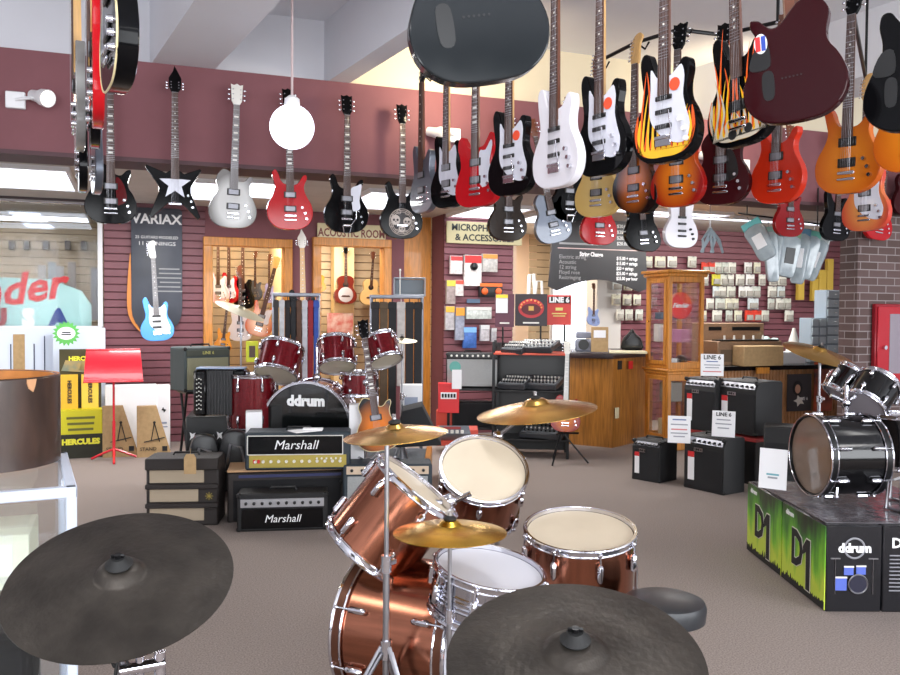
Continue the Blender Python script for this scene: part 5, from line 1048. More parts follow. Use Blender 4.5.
# door frame on the left face
for z0_,z1_ in((zl+.06,zt-.1),(.12,zl-.07)):
    b=MB()
    for y in(.065,Wc-.065): b.box((-Wc/2-.002,y,(z0_+z1_)/2),(.02,.045,z1_-z0_),.003)
    for z in(z0_+.02,z1_-.02): b.box((-Wc/2-.002,Wc/2,z),(.02,Wc-.13,.045),.003)
    dr=b.build('door',oak,t); b=MB(); b.ball((-Wc/2-.02,Wc-.07,(z0_+z1_)/2),.012,8); b.build('knob',goldbrass,dr)
b=MB(); 
for z0_,z1_ in((zl+.04,zt-.08),(.1,zl-.06)):
    b.box((-Wc/2+.012,Wc/2,(z0_+z1_)/2),(.004,Wc-.1,z1_-z0_)); b.box((0,.012,(z0_+z1_)/2),(Wc-.1,.004,z1_-z0_))
b.build('glass_pane',gl,t,smooth=False)
for z in(zl+.3,zl+.55,.5): cbx('glass_shelf',(0,Wc/2,z),(Wc-.06,Wc-.06,.008),gl,0)
Mc_=Matrix.Translation((p.x,p.y,0))@Matrix.Rotation(facing(p,-35),4,'Z')
def inside(nm,lab,x,y,z,mb,m,cat): mb.build(nm,m,loc=Mc_@Vector((x,y,z)),rot=(0,0,facing(p,-35)),label=lab,cat=cat,group=None)
b=MB(); b.lathe([(0,0),(.15,0),(.15,.015),(0,.015)],32,Matrix.Translation((0,0,.15))@Matrix.Rotation(PI/2,4,'X')); inside('round_sign','round red sign in the top of the oak display cabinet',.02,.16,zl+.56,b,mat('red_glow_sign',(226,44,40),.4),'sign')
text('Fender',.07,whitep,[o for o in bpy.data.objects if o.name.startswith('round_sign')][0],(0,-.017,.15),shear=.3,bold=.003)
b=MB(); b.box((0,0,.07),(.24,.14,.14),.004); inside('pink_box','pink and purple box on the middle shelf of the oak cabinet',.02,.2,zl+.305,b,mat('pink_purple_card',(176,110,140),.5),'box')
b=MB(); b.box((0,0,.05),(.12,.1,.1),.004); inside('white_box','small white box at the bottom of the oak cabinet upper part',-.1,.15,zl+.025,b,paper,'box')
b=MB(); b.ball((0,0,.07),.07,12); b.cyl((0,0,.05),(0,-.1,.08),.02); inside('black_pedal','rounded black pedal at the bottom of the oak cabinet upper part',.07,.2,zl+.02,b,blackp,'pedal')
b=MB(); b.box((0,0,.1),(.1,.1,.2),.01); inside('white_canister','white canister on the left of the oak cabinet middle shelf',-.14,.3,zl+.305,b,pearl,'canister')
b=MB(); b.box((0,0,.04),(.2,.16,.08),.01); inside('blue_tin','dull blue tin on the upper shelf of the oak cabinet',-.06,.3,zl+.555,b,mat('dull_blue_tin',(96,120,140),.4),'tin')
b=MB(); b.box((0,0,.12),(.26,.16,.24),.01); inside('cream_box','cream box in the lower compartment of the oak cabinet',-.02,.22,.09,b,mat('cream_card',(206,192,160)),'box')
b=MB(); b.box((0,0,.12),(.2,.16,.22),.01); inside('grey_box','grey box on the lower shelf of the oak cabinet',-.04,.22,.508,b,mat('grey_card',(150,146,140)),'box')
# ---------------- line 6 amps ----------------
LG='black combo amplifiers stacked beside the oak cabinet'
def l6(lab,xl,xr,yt,yb,z0=None,d=None,yaw=40,dp=.27,tagx=-.3):
    t,w,h,p=at_box('guitar_amplifier',lab,'amplifier',xl,xr,yt,yb,z0,d,yaw,LG)
    o=[(0,0),(dp,0),(dp,h-.02),(dp-.02,h),(.07,h),(.035,h-.012),(.008,h*.84),(0,h*.82)]
    b=MB(); b.prism(o,-w/2,w/2,.006,Matrix(((0,1,0,0),(1,0,0,0),(0,0,1,0),(0,0,0,1)))); b.build('cabinet',tolex,t)
    b=MB(); b.box((0,-.002,h*.4),(w*.92,.008,h*.72)); b.build('grille',cloth_dark,t)
    b=MB(); T=Matrix.Rotation(math.atan2(.027,h*.14),4,'X').inverted(); b.box((0,.015,h*.9),(w*.9,.006,h*.11),rot=Matrix.Rotation(-math.atan2(.03,h*.15),4,'X')); cp=b.build('control_panel',mat('grey_silver_panel',(150,150,156),.3,.6),t)
    for i in range(7): b=MB(); x=-w*.38+w*.76*i/6; b.cyl((x,.014,h*.9),(x,-.008,h*.9-.004),.01,n=8); b.build('knob',blackp,cp)
    b=MB(); b.box((-w*.12,-.008,h*.74),(w*.22,.006,.03)); lp=b.build('name_plate',steel,t); text('LINE 6',.026,ink,lp,(-w*.12,-.012,h*.74),bold=.001)
    handle(t,w*.6,h,dp); corners(t,w,h,dp,blackp)
    b=MB(); b.box((tagx*w,-.009,h*.42),(w*.16,.004,h*.5)); b.cm=1; b.box((tagx*w,-.0095,h*.64),(w*.16,.005,h*.1)); b.build('price_tag',[paper,red],t,label='white and red price strip')
    return t,w,h,p
l6('smallest black combo amplifier, on the carpet at the left front of the stack',632,659,440,481,0,yaw=35)
l6('black combo amplifier on the carpet at the right front of the stack',684,722,436,491,0,yaw=40)
t,w,h,p1=at_box('display_crate','black crate with a red rim raising the two upper combo amplifiers','crate',690,752,434,482,d=7.75,yaw=40); b=MB(); b.box((0,.2,h/2-.2),(w,.4,h+.4),.006); b.build('crate_body',blackp,t); b=MB(); b.box((0,.2,h-.012),(w+.02,.42,.03),.004); b.build('red_rim',mat('dull_red_rim',(150,40,40),.5),t)
l6('upper black combo amplifier at the left, beside the oak cabinet ledge',684,714,378,430,d=7.95,yaw=40)
l6('tallest black combo amplifier, upper right of the stack',718,754,380,433,d=7.65,yaw=45,dp=.32)
def card(lab,xl,xr,yt,yb,d,ls,yaw=0,tilt=-6,c_=paper,grp=None):
    t,w,h,p=at_box('price_card',lab,'sign',xl,xr,yt,yb,d=d,yaw=yaw,tilt=tilt,group=grp); b=MB(); b.box((0,.004,h/2),(w,.006,h)); b.build('sheet',c_,t,smooth=False)
    for (s__,sz,z_,m_) in ls:
        if s__: text(s__,sz,m_,t,(0,-.001,z_*h),bold=.001)
        else: b=MB(); b.box((0,-.0005,z_*h),(w*sz,.002,h*.045)); b.build('small_print',m_,t)
    return t
bl_=mat('blue_print2',(90,106,160)); gr_=mat('soft_grey_print',(150,152,160)); rp_=mat('soft_red_print',(206,110,110))
card('white card lettered LINE 6 standing on the upper left amplifier',701,723,354,376,7.75,[('LINE 6',.055,.84,ink),('',.5,.66,bl_),('',.7,.5,gr_),('',.6,.38,gr_),('',.8,.2,rp_)])
card('white price card behind the smallest amplifier',668,690,416,443,7.3,[('',.6,.86,bl_),('',.75,.68,gr_),('',.7,.5,rp_),('',.75,.36,gr_),('',.5,.24,gr_)])
card('white price card on top of the right front amplifier',712,734,411,437,7.15,[('LINE 6',.045,.86,ink),('',.6,.66,gr_),('',.7,.5,gr_),('',.5,.34,gr_)],yaw=10)
card('white card leaning on the corner of the green drum boxes',759,785,449,489,4.95,[('',.45,.36,mat('teal_print',(110,170,180))),('',.35,.28,gr_)],yaw=15)
t,w,h,p=at_box('guitar_amplifier','low black amplifier lying behind the drum boxes, right of the stack','amplifier',764,800,427,480,d=7.0); b=MB(); b.box((0,.15,h/2-.1),(w,.3,h+.2),.012); b.build('cabinet',tolex,t); b=MB(); b.box((0,-.002,h*.4),(w*.9,.008,h*.6)); b.build('grille',cloth_dark,t)
# ---------------- ribbed counter + things on it ----------------
YC=7.8; xa,xb=X(702,400,YC)+.22,X(858,400,YC); zk=Z(760,366,YC)
t=empty('ribbed_counter','back counter with vertical ribbed wood front and black top','counter',loc=(xa,YC,0)); b=MB(); L_=xb-xa
b.box((L_/2,.35,zk/2-.02),(L_,.64,zk-.04)); n=int(L_/.045)
for i in range(n): b.cyl((.02+i*.045,.03,0),(.02+i*.045,.03,zk-.05),.018,n=8)
b.build('body',mat('ribbed_wood',(160,112,70),.5,noise=.15,nscale=8),t)
b=MB(); b.box((L_/2,.33,zk-.02),(L_+.04,.76,.05),.006); b.build('worktop',gloss_black,t)
def oc(name,lab,cat,xl,xr,yt,yb,Y,m,dp=.25,part='body',bev=.008,z=None):
    t,w,h=wall_item(name,lab,cat,xl,xr,yt,yb,Y); 
    if z is not None: h=t.location.z+h-z; t.location.z=z
    b=MB(); b.box((0,dp/2,h/2),(w,dp,h),bev); b.build(part,m,t); return t,w,h
tweed=mat('brown_cabinet',(142,112,86),.6,noise=.1,nscale=60)
zq=zk+.006
t,w,h=oc('vintage_console','large brown console with dark slots at the back of the ribbed counter','amplifier',702,764,323,360,YC+.42,tweed,.2,z=zq)
for x_,ww in((-.3,.2),(.2,.45)): b=MB(); b.box((x_*w,-.003,h*.86),(ww*w,.006,h*.09)); b.build('slot',blackp,t)
t,w,h=oc('vintage_radio_amplifier','smaller brown amplifier with a row of white knobs, in front on the ribbed counter','amplifier',718,782,341,362,YC+.1,tweed,.28,z=zq)
b=MB(); b.box((-w*.1,-.004,h*.4),(w*.72,.008,h*.5)); b.build('grille',mat('brown_grille',(104,84,64),.8),t)
b=MB(); b.box((-.02,.06,h+.008),(w*.9,.16,.016)); sh=b.build('control_shelf',blackp,t)
for i in range(5): b=MB(); x=-w*.38+w*.15*i; b.cyl((x,.03,h+.016),(x,.03,h+.065),.014,.011,10); b.build('knob',pearl,sh)
t,w,h=oc('cardboard_box','open tan cardboard box overhanging the front of the ribbed counter','box',744,784,346,362,YC-.12,cardboard,.2,z=zq)
b=MB(); b.box((0,.02,-.05),(w*.3,.03,.07)); b.build('hanging_flap',oak,t)
t,w,h=wall_item('drawer_tower','tall grey tower of small parts drawers left of the brick pier','drawers',826,843,290,352,YC+.3); h=t.location.z+h-zq; t.location.z=zq; b=MB(); b.box((0,.1,h/2),(w,.2,h),.006); b.build('case',mat('grey_blue_case',(150,164,176),.5),t)
for k in range(8): b=MB(); b.box((0,-.006,h*(k+.5)/8),(w*.88,.014,h/8*.8),.003); dw=b.build('drawer',mat('clear_drawer',(190,204,212),.3),t); b=MB(); b.box((0,-.018,h*(k+.5)/8),(.03,.012,.012),.003); b.build('knob',white,dw)
t,w,h=wall_item('drawer_cabinet','shorter grey drawer cabinet left of the tall drawer tower','drawers',811,826,318,352,YC+.3); h=t.location.z+h-zq; t.location.z=zq; b=MB(); b.box((0,.1,h/2),(w,.2,h),.006); b.build('case',mat('grey_blue_case',(150,164,176)),t)
for k in range(5):
    for j in(-.25,.25): b=MB(); b.box((j*w,-.006,h*(k+.5)/5),(w*.42,.014,h/5*.78),.003); b.build('drawer',mat('clear_drawer',(190,204,212)),t)
t,w,h=wall_item('white_lamp','small white triangular desk ornament on the ribbed counter','ornament',790,804,315,337,YC+.3); t.location.z=zq; b=MB(); b.cyl((0,.05,0),(0,.05,.12),.06); b.cyl((0,.05,.12),(0,.05,.42),.1,.015); b.build('cone',pearl,t)
t,w,h=wall_item('white_carton','long low white carton on the right of the ribbed counter','box',778,806,334,344,YC+.2); t.location.z=zq; b=MB(); b.box((0,.08,.07),(w,.16,.14),.004); b.build('carton_body',paper,t)
t,w,h=wall_item('teal_bag','pale teal plastic bag slumped on the ribbed counter','bag',765,783,314,332,YC+.3); t.location.z=zq; b=MB(); b.prism(crm([(-.13,0),(.13,0),(.14,.15),(.08,.3),(0,.26),(-.07,.32),(-.14,.16)],3),0,.12,.03); b.build('bag_body',mat('pale_teal_plastic',(176,206,200),.4,noise=.15),t)
t,w,h=wall_item('poster','poster of a dark-haired guitarist on the ribbed counter front','poster',787,811,374,411,YC-.012); b=MB(); b.box((0,0,h/2),(w,.008,h)); b.build('sheet',mat('dark_poster',(52,48,52),.5),t)
b=MB(); b.prism([(x*w*.2-w*.08,h*.62+z*h*.2) for x,z in [(math.cos(a*PI/8),math.sin(a*PI/8)) for a in range(16)]],-.008,-.004,0); b.build('hair_print',ink,t); b=MB(); b.prism([(x*w*.11-w*.08,h*.6+z*h*.12) for x,z in [(math.cos(a*PI/8),math.sin(a*PI/8)) for a in range(16)]],-.011,-.008,0); b.build('face_print',mat('skin_print',(196,150,126)),t)
b=MB(); b.prism([(x*w*.28-w*.05,h*.25+z*h*.14) for x,z in OUTP] if False else [(w*.24*math.cos(a*PI/5)*(1 if a%2 else .5),h*.28+h*.16*math.sin(a*PI/5)*(1 if a%2 else .5)) for a in range(10)],-.008,-.004,0); b.build('guitar_print',pearl,t); text('LINE 6',.05,whitep,t,(w*.15,-.009,h*.33))
t,w,h=wall_item('poster','colourful poster half hidden behind the black drum kit cymbal stand','poster',814,832,362,411,YC-.012); b=MB(); b.box((0,0,h/2),(w,.008,h)); b.build('sheet',mat('fiery_sheet',(196,84,44),.5,rgb2=(60,40,44),nscale=5),t)
# ---------------- accessory wall ----------------
rnd=random.Random(11); YA=YB-.06
rows=[(262,[(616,6),(626,6),(636,5),(648,6),(660,8),(672,7),(692,6)],'top row left'),(285,[(617,7),(628,6),(638,5)],'second row left'),(300,[(616,6),(627,6),(637,5)],'third row left'),(315,[(620,5),(629,5),(639,5)],'fourth row left'),
(268,[(705,5),(711,5),(718,4),(725,4),(732,5),(748,5),(757,4)],'top row right'),(280,[(704,6),(716,6),(724,5),(730,5),(740,6),(750,6),(762,4),(773,5),(782,6)],'second row right'),(292,[(716,4),(722,5),(731,6),(742,4),(749,5),(756,6),(772,6),(781,5)],'third row right'),(304,[(710,5),(720,7),(729,5),(735,4),(753,8),(771,4),(780,6),(787,5)],'fourth row right'),(316,[(703,4),(717,7),(729,4),(738,5),(749,6),(757,6),(765,5),(789,6)],'fifth row right')]
ordn=['first','second','third','fourth','fifth','sixth','seventh','eighth','ninth']
pc_=[(226,224,212),(212,212,198),(232,230,226),(200,204,194),(220,216,192),(208,216,216)]
for ry,xs,rn in rows:
    for i,(px,wd) in enumerate(xs):
        hot=(rn=='fifth row right' and 4<=i<=5) or (rn=='top row right' and i<2); c_=(214,60,40) if hot else ((206,196,60) if (rn=='second row right' and i==1) else pc_[rnd.randrange(6)])
        cn='orange-red' if hot else ('yellow' if c_==(206,196,60) else 'pale')
        t,w,h=wall_item('accessory_packet','%s accessory packet, %s in the %s of the maroon accessory wall'%(cn,ordn[i],rn),'packet',px-wd*.5-1.2,px+wd*.5+1.2,ry-5.6,ry+5.4,YA,'packets on the maroon accessory wall')
        b=MB(); b.box((0,0,h*.5),(w,.02,h),.004); b.build('backing_card',mat('packet_%d_%d_%d'%c_,c_,.5,noise=.12,nscale=30),t); b=MB(); b.prism([(-w*.38,h*.1),(w*.38,h*.1),(w*.34,h*.6),(-w*.34,h*.6)],-.035,-.01,.008); b.build('blister',mat('dark_blister' if rnd.random()<.5 else 'clear_blister',(170,166,156),.25),t)
        b=MB(); b.cyl((0,.05,h*.95),(0,-.05,h*.97),.004,n=6); b.build('hook',steel,t)
for i,(xl,xr,yt,yb) in enumerate(((797,803,278,300),(811,817,279,301),(818,825,270,302),(826,832,259,301))):
    t,w,h=wall_item('yellow_box','tall slim yellow box, %s of four on the accessory wall beside the brick pier'%('first','second','third','last')[i],'box',xl,xr,yt,yb,YA-.05,'tall yellow boxes'); b=MB(); b.box((0,0,h/2),(w,.06,h),.004); b.build('box_body',mat('yellow_box_card',(206,172,70),.5),t)
# hanging bags on a rod
q0=pix(738,226,8.0); q1=pix(826,240,8.0); t=empty('hanging_rail','thin dark rail under the low ceiling carrying plastic bags','rail',loc=q0); b=MB(); b.cyl((0,0,.12),q1-q0+Vector((0,0,.14)),.008); b.build('bar',blackm,t)
for q in((q1-q0)*.1,(q1-q0)*.9): b=MB(); b.cyl(q+Vector((0,0,.12)),Vector((q.x,q.y,ZC-q0.z)),.006); b.build('drop_rod',blackm,t)
bagp=mat('clear_grey_plastic',(158,170,176),.2,spec=.8,noise=.12,nscale=12)
for i,(px,py,wd,ht,hc,rl,lab) in enumerate(((752,226,19,36,(120,206,204),-28,'plastic bag with turquoise header tilted at the left end of the rail'),(769,232,13,48,(130,170,160),-6,'narrow plastic bag with grey-green header, second on the rail'),(777,232,12,40,(120,140,160),4,'plastic bag with slate header, third on the rail'),(792,236,17,40,(110,150,120),8,'plastic bag with green header over a black cord, middle of the rail'),(803,234,15,48,(90,140,170),6,'plastic bag with blue header, third from the right on the rail'),(813,236,15,42,(100,176,160),12,'plastic bag with sea-green header, second from the right on the rail'),(822,240,15,40,(190,196,196),18,'clear plastic bag at the right end of the rail'))):
    p=pix(px,py,8.0+.05*i); s_=FPX/dep(p); w=wd/s_; h=ht/s_; t=empty('plastic_bag',lab,'bag',M=Matrix.Translation(p)@Matrix.Rotation(facing(p,(-1)**i*18),4,'Z')@Matrix.Rotation(R(rl),4,'Y'),group='plastic bags hanging from the rail')
    b=MB(); b.prism(crm([(-w/2,-.02),(w/2,-.02),(w*.52,-h*.6),(w*.42,-h),(0,-h*1.04),(-w*.45,-h*.98),(-w*.5,-h*.5)],3),-.03,.03,.02); b.build('pouch',bagp,t)
    b=MB(); b.box((0,0,-.03),(w*1.02,.03,.16),.004); b.build('header_card',mat('header_%d'%i,hc,.5),t)
    if i in(0,3,4,6): b=MB(); b.box((0,-.033,-h*.5),(w*.55,.006,h*.4),.003); b.build('inner_label',paper if i!=3 else blackp,t)
    b=MB(); b.tube([(0,0,0),(0,0,.1)],.004,5); b.build('hook',steel,t)
t=empty('hanging_cable_pack','white tangled strap pack hanging left of the plastic bags','packet',loc=pix(710,228,8.6)); b=MB()
for k in range(5): b.tube([(0,0,0),(-.1+.05*k,-.02,-.12),(-.12+.06*k+.04*(-1)**k,0,-.24),(-.02+.03*k,.02,-.1)],.014,6)
b.build('straps',mat('pale_blue_plastic',(176,194,204),.4),t); b=MB(); b.tube([(0,0,0),(0,0,ZC-t.location.z)],.004,5); b.build('cord',steel,t)
# fire cabinet
t,w,h=wall_item('fire_cabinet','red metal fire cabinet with a grey window on the brick pier','cabinet',875,909,304,394,YF-.08); b=MB(); b.box((0,.025,h/2),(w,.05,h),.008); b.build('case',mat('red_enamel_deep',(150,22,36),.35),t); b=MB(); b.box((0,-.008,h/2),(w*.92,.016,h*.94),.006); dr=b.build('door',mat('red_enamel_bright',(182,30,44),.3),t); b=MB(); b.box((w*.04,-.018,h*.56),(w*.34,.006,h*.66)); b.build('window_pane',mat('grey_pane',(150,140,150),.15),dr); b=MB(); b.cyl((-w*.3,-.02,h*.52),(-w*.3,-.05,h*.52),.02); b.build('handle',chrome,dr)
# ---------------- D1 boxes and black kit ----------------
cz=on_z(825,612,0); sD=FPX/dep(cz); HB=87/sD; WB=.285; DB=.565
gmat=mat('green_glow_print',(120,190,40),.35,rgb2=(40,110,30),nscale=4); lime=mat('lime_print',(176,220,60),.35); bk=mat('black_carton_gloss',(26,26,30),.25)
glowm=mat('green_glow_carton_print',(60,120,30),.3); nt=glowm.node_tree; bs=nt.nodes['Principled BSDF']
tc=nt.nodes.new('ShaderNodeTexCoord'); sp=nt.nodes.new('ShaderNodeSeparateXYZ'); nt.links.new(tc.outputs['Object'],sp.inputs[0]); mp=nt.nodes.new('ShaderNodeMapping'); mp.inputs['Scale'].default_value=(1,10,3); nt.links.new(tc.outputs['Object'],mp.inputs[0])
nz=nt.nodes.new('ShaderNodeTexNoise'); nz.inputs['Scale'].default_value=1.3; nz.inputs['Detail'].default_value=3; nt.links.new(mp.outputs[0],nz.inputs['Vector'])
m1=nt.nodes.new('ShaderNodeMath'); m1.operation='MULTIPLY_ADD'; m1.inputs[1].default_value=1/HB; m1.inputs[2].default_value=-.66; nt.links.new(sp.outputs[2],m1.inputs[0])
m2=nt.nodes.new('ShaderNodeMath'); m2.operation='MULTIPLY_ADD'; m2.inputs[1].default_value=.95; nt.links.new(nz.outputs['Fac'],m2.inputs[0]); nt.links.new(m1.outputs[0],m2.inputs[2])
rp=nt.nodes.new('ShaderNodeValToRGB'); E=rp.color_ramp.elements; E[0].position=.12; E[0].color=lin((196,216,70))+(1,); E[1].position=.95; E[1].color=lin((22,26,22))+(1,)
for ps_,c_ in ((.36,(120,190,44)),(.6,(60,124,36)),(.78,(34,60,26))): q_=E.new(ps_); q_.color=lin(c_)+(1,)
nt.links.new(m2.outputs[0],rp.inputs[0]); nt.links.new(rp.outputs[0],bs.inputs['Base Color'])
def sm_kit(t,x,z,s_):
    blp=mat('blue_drum_print',(84,104,190),.4); dkp=mat('dark_drum_print',(30,30,50),.4)
    for (cx_,cz_,w_,h_) in((-.07,-.005,.06,.07),(-.03,.065,.05,.045),(.035,.068,.05,.045)):
        b=MB(); b.prism([(x+s_*(cx_-w_/2),z+s_*(cz_-h_/2)),(x+s_*(cx_+w_/2),z+s_*(cz_-h_/2)),(x+s_*(cx_+w_/2),z+s_*(cz_+h_/2)),(x+s_*(cx_-w_/2),z+s_*(cz_+h_/2))],-.004,0,0); b.cm=1; b.box((x+s_*cx_,-.004,z+s_*(cz_+h_/2)),(w_*1.05*s_,.004,.008)); b.build('drum_print',[blp,pearl],t)
    b=MB(); b.prism([(x+s_*(.02+.05*math.cos(a*PI/10)),z+s_*(-.005+.05*math.sin(a*PI/10))) for a in range(20)],-.006,0,0); b.cm=1; b.torus(.05*s_,.004,Matrix.Translation((x+s_*.02,-.006,z-.005*s_))@Matrix.Rotation(PI/2,4,'X'),24,4); b.build('bass_drum_print',[dkp,steel],t)
    for x_ in(-.1,.1): b=MB(); b.cyl((x+s_*x_,-.002,z-s_*.06),(x+s_*x_,-.002,z+s_*.13),.002,n=4); b.box((x+s_*x_,-.002,z+s_*.13),(.05*s_,.003,.006)); b.build('stand_print',steel,t)
for i in range(3):
    for j in range(2):
        o=cz+r0*(WB*i)+hf*(DB*j); pos=['front left','front centre','front right'][i] if j==0 else ['rear left','rear centre','rear right'][i]
        t=empty('drum_kit_box','drum kit carton marked D1, %s of the six under the black kit'%pos,'box',loc=o,rz=-A,group='drum kit cartons')
        b=MB(); b.box((WB/2,DB/2,HB/2),(WB-.004,DB-.004,HB),.006); b.build('carton_body',bk,t)
        if i==0:
            T=Matrix.Rotation(-PI/2,4,'Z'); Tl=Matrix.Translation((0,DB,0))@T   # local x runs to the front along the left face
            b=MB(); b.M=Tl; b.prism([(DB*.015,HB*.015),(DB*.985,HB*.015),(DB*.985,HB*.985),(DB*.015,HB*.985)],-.003,.002,0); b.build('glow_print',glowm,t)
            rr=random.Random(4+j); b=MB(); b.M=Tl; b.prism([(DB*.015,HB*.015),(DB*.985,HB*.015)]+[(DB*(.985-.97*k/60),HB*(.07+.05*rr.random()+(.07*rr.random() if rr.random()<.2 else 0))) for k in range(61)],-.0045,-.003,0); b.build('crowd_silhouette',ink,t)
            text('D',HB*.6,pearl,t,(-.0065,DB*.6,HB*.5),(PI/2,0,-PI/2),bold=.013,ext=.0008,sx=.8); text('D',HB*.6,ink,t,(-.0085,DB*.6,HB*.5),(PI/2,0,-PI/2),bold=.008,sx=.8)
            for k_,m_,yy in ((.006,pearl,-.007),(0,ink,-.0085)):
                b=MB(); b.M=Tl; ox=DB*.58; q_=[(ox+.015-k_,HB*.1-k_),(ox+.065+k_,HB*.1-k_),(ox+.065+k_,HB*.71+k_),(ox+.02-k_,HB*.71+k_),(ox-.025-k_,HB*.6),(ox-.025-k_,HB*.5-k_),(ox+.015-k_,HB*.55)]; b.prism(q_,yy,yy+.001,0); b.build('numeral_one',m_,t)
            text('ddrum',HB*.09,whitep,t,(-.004,DB*.8,HB*.9),(PI/2,0,-PI/2),bold=.001)
        if j==0:
            if i!=1:
                text('ddrum',.062,whitep,t,(WB/2,-.003,HB*.74),bold=.003); b=MB(); b.torus(.05,.005,Matrix.Translation((WB/2,-.001,HB*.74))@Matrix.Rotation(PI/2,4,'X'),32,4); b.build('logo_ring',mat('grey_ring_print',(150,150,156)),t); sm_kit(t,WB/2,HB*.34,.95)
            else:
                text('D1',.07,whitep,t,(WB*.3,-.003,HB*.8),bold=.002); b=MB()
                for k in range(10): b.box((WB*.42,-.002,HB*(.66-.045*k)),(WB*.6,.003,.006))
                b.build('text_lines',mat('grey_print3',(130,130,136)),t)
KG='drums of the black kit on the cartons'
# plastic sheet
o=cz+r0*(WB*1.5)+hf*(DB)+zz*(HB+.004); b=MB(); b.box((0,0,0),(WB*2.9,DB*1.85,.004)); b.build('plastic_sheet',mat('shiny_plastic_film',(96,92,96),.18,noise=.3,nscale=7,bump=.6,bscale=14),loc=o,rot=(0,0,-A),label='crumpled shiny plastic film lying over the drum cartons',cat='plastic sheet')
dk=4.78; sk=FPX/dk
pb=pix(811,455,dk); tb=(CAM-pb); tb.z=0; tb.normalize(); sidev=tb.cross(zz); sidev=sidev if sidev.dot(r0)<0 else -sidev; nk_=(tb*.50+sidev*.87).normalized()
t=drum('black bass drum with chrome hoops on the green cartons',pb,nk_,78/sk,.34,blkwrap,mat('smoky_clear_head',(120,104,92),.12,0,.5),blackm,8,KG,'bass_drum')
zbtm=pb.z-41/sk
def kd(px,py,rho,ex,ey,wpx,L,lab,hd,dd=0): 
    p,n=dn(px,py,sk,rho,ex,ey); p=pix(px,py,dk+dd); return drum(lab,p,n,wpx/sk,L,blkwrap,hd,chrome,6,KG)
kd(863,407,.60,-.55,-.83,44,.2,'black rack tom of the kit on the cartons with grey underside toward us',mat('grey_head',(140,134,140),.4),.12)
kd(835,392,.30,-.6,-.8,26,.17,'small black rack tom left of the larger one on the cartons',mat('grey_head',(140,134,140)),.3)
drum('black floor tom cut off by the right edge of the photo',pix(902,415,dk+.1),zz,50/sk,.3,blkwrap,mat('grey_head',(140,134,140)),chrome,6,KG,name='floor_tom')
p,n=dn(820,350,150,.2,.34,.94); cymbal('bronze cymbal tilted to the right over the black kit',p,n,.47,brass,bell=.2); base=pix(817,420,FPX/150)
st=stand('chrome cymbal stand rising behind the black bass drum',p-zz*.03,HB,ztri=.25,r=.013,spread=.16)
t=empty('tom_mount','chrome double tom mount on top of the black bass drum','stand',loc=pix(846,420,dk+.1)); b=MB(); b.cyl((0,0,-.1),(0,0,.2),.014); b.tube([(0,0,.1),tuple(r0*.09+zz*.17)],.012); b.tube([(0,0,.1),tuple(-r0*.09+zz*.14)],.012); b.build('post',chrome,t); b=MB(); b.ball((0,0,.1),.03,10); b.build('clamp',chrome,t)
b=MB(); b.tube([(0,0,0),(-.03,-.02,-.12)],.01); b.ball((-.03,-.02,-.12),.018,8); b.build('bass_drum_spur',chrome,loc=pix(838,474,dk-.12),label='chrome spur leg bracing the black bass drum on the cartons',cat='spur')
for x_,y_,lab in((.55,.25,'chrome drum pedal lying at the right of the cartons'),(.7,.5,'pile of chrome drum hardware behind the floor tom')):
    q=cz+r0*x_+hf*y_+zz*(HB+.008); t=empty('drum_hardware',lab,'drum hardware',loc=q); b=MB(); b.box((0,0,.01),(.1,.25,.012),.004); b.tube([(-.05,.1,.01),(-.05,.1,.16),(.05,.1,.16),(.05,.1,.01)],.008); b.build('base_frame',steel,t); b=MB(); b.cyl((0,.1,.16),(0,.02,.2),.006); b.ball((0,.02,.21),.022,10); b.build('beater',white,t)
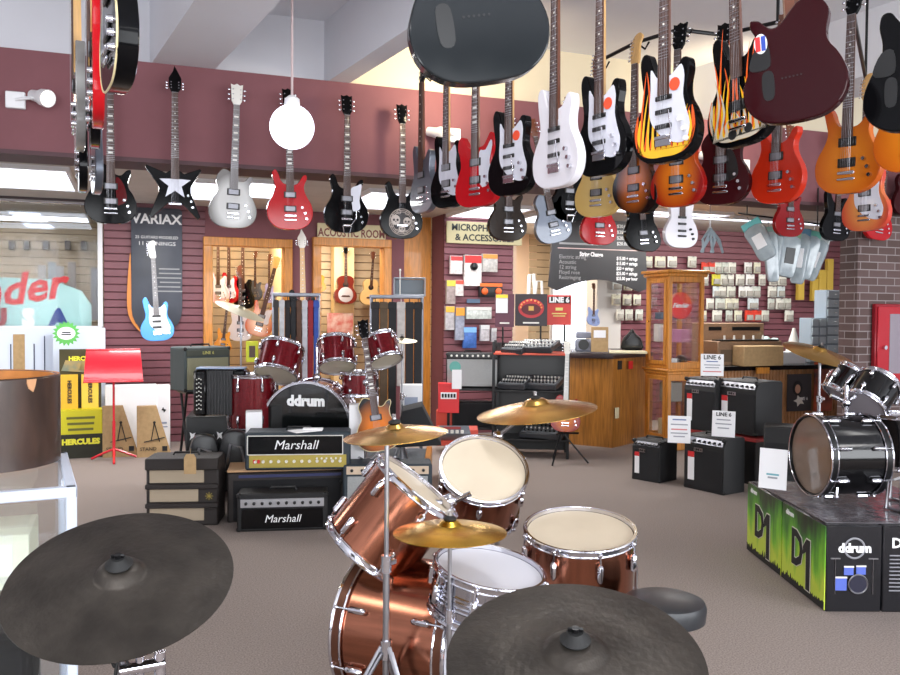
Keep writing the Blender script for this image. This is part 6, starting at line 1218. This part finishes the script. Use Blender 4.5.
# ---------------- camera, light, world ----------------
cd=bpy.data.cameras.new('camera'); co=bpy.data.objects.new('camera',cd); col.objects.link(co)
cd.sensor_fit='HORIZONTAL'; cd.sensor_width=36; cd.lens=36*FPX/900; cd.clip_start=.02
Mc=Matrix((cr,cu,-cw)).transposed().to_4x4(); co.matrix_world=Matrix.Translation(CAM)@Mc; sc.camera=co
def area(name,loc,rot,sx,sy,pw,c=(1,1,1)):
    l=bpy.data.lights.new(name,'AREA'); l.shape='RECTANGLE'; l.size=sx; l.size_y=sy; l.energy=pw; l.color=c
    o=bpy.data.objects.new(name,l); col.objects.link(o); o.location=loc; o.rotation_euler=rot; return o
for i,x in enumerate((-2.9,-.1,2.7,5.5,8.3,11.1)): area('window_daylight',(x,YR+.05,1.9),(R(90),0,0),2.3,2.7,300,(.93,.96,1))
for x in (-2.5,1.5,5.5):
    for y in (-1.2,2.6): area('ceiling_fixture',(x,y,ZCEIL-.06),(0,0,0),.6,1.2,45,(1,.98,.95))
for x in (-3,0.3,3.2,6.3): area('drop_ceiling_fixture',(x,8.2,ZC-.06),(0,0,0),1.0,.6,95,(1,.98,.95))
for x,y,e in ((-4,YB+.9,50),(X(247),YB+.75,42),(X(352),YB+.7,70),(X(530),YB+.5,60)): area('room_fixture',(x,y,ZC-.06),(0,0,0),.6,.4,e,(1,.93,.82))  # back-room lamps; the passage one is added to brighten its peach wall
for px,pw in ((437,40),(706,30)):
    q=on_y(px,100,YF); area('spot_glow',(q.x,YF-.6,3.1),(R(120),0,0),.15,.15,pw*.5,(1,.82,.55))
area('accessory_wall_fixture',(X(735),YB-1.5,ZC-.06),(R(25),0,0),2.4,.3,55,(1,.98,.95))  # both fill lamps here are added to brighten the accessory wall
area('accessory_wall_fixture',(X(640),YB-1.2,ZC-.06),(R(25),0,0),1.2,.3,22,(1,.98,.95))
w=bpy.data.worlds.new('world'); sc.world=w; w.use_nodes=True; w.node_tree.nodes['Background'].inputs[0].default_value=(.9,.95,1,1); w.node_tree.nodes['Background'].inputs[1].default_value=.8
sc.view_settings.view_transform='Standard'; sc.view_settings.look='None'; sc.view_settings.gamma=1; sc.view_settings.exposure=-.7
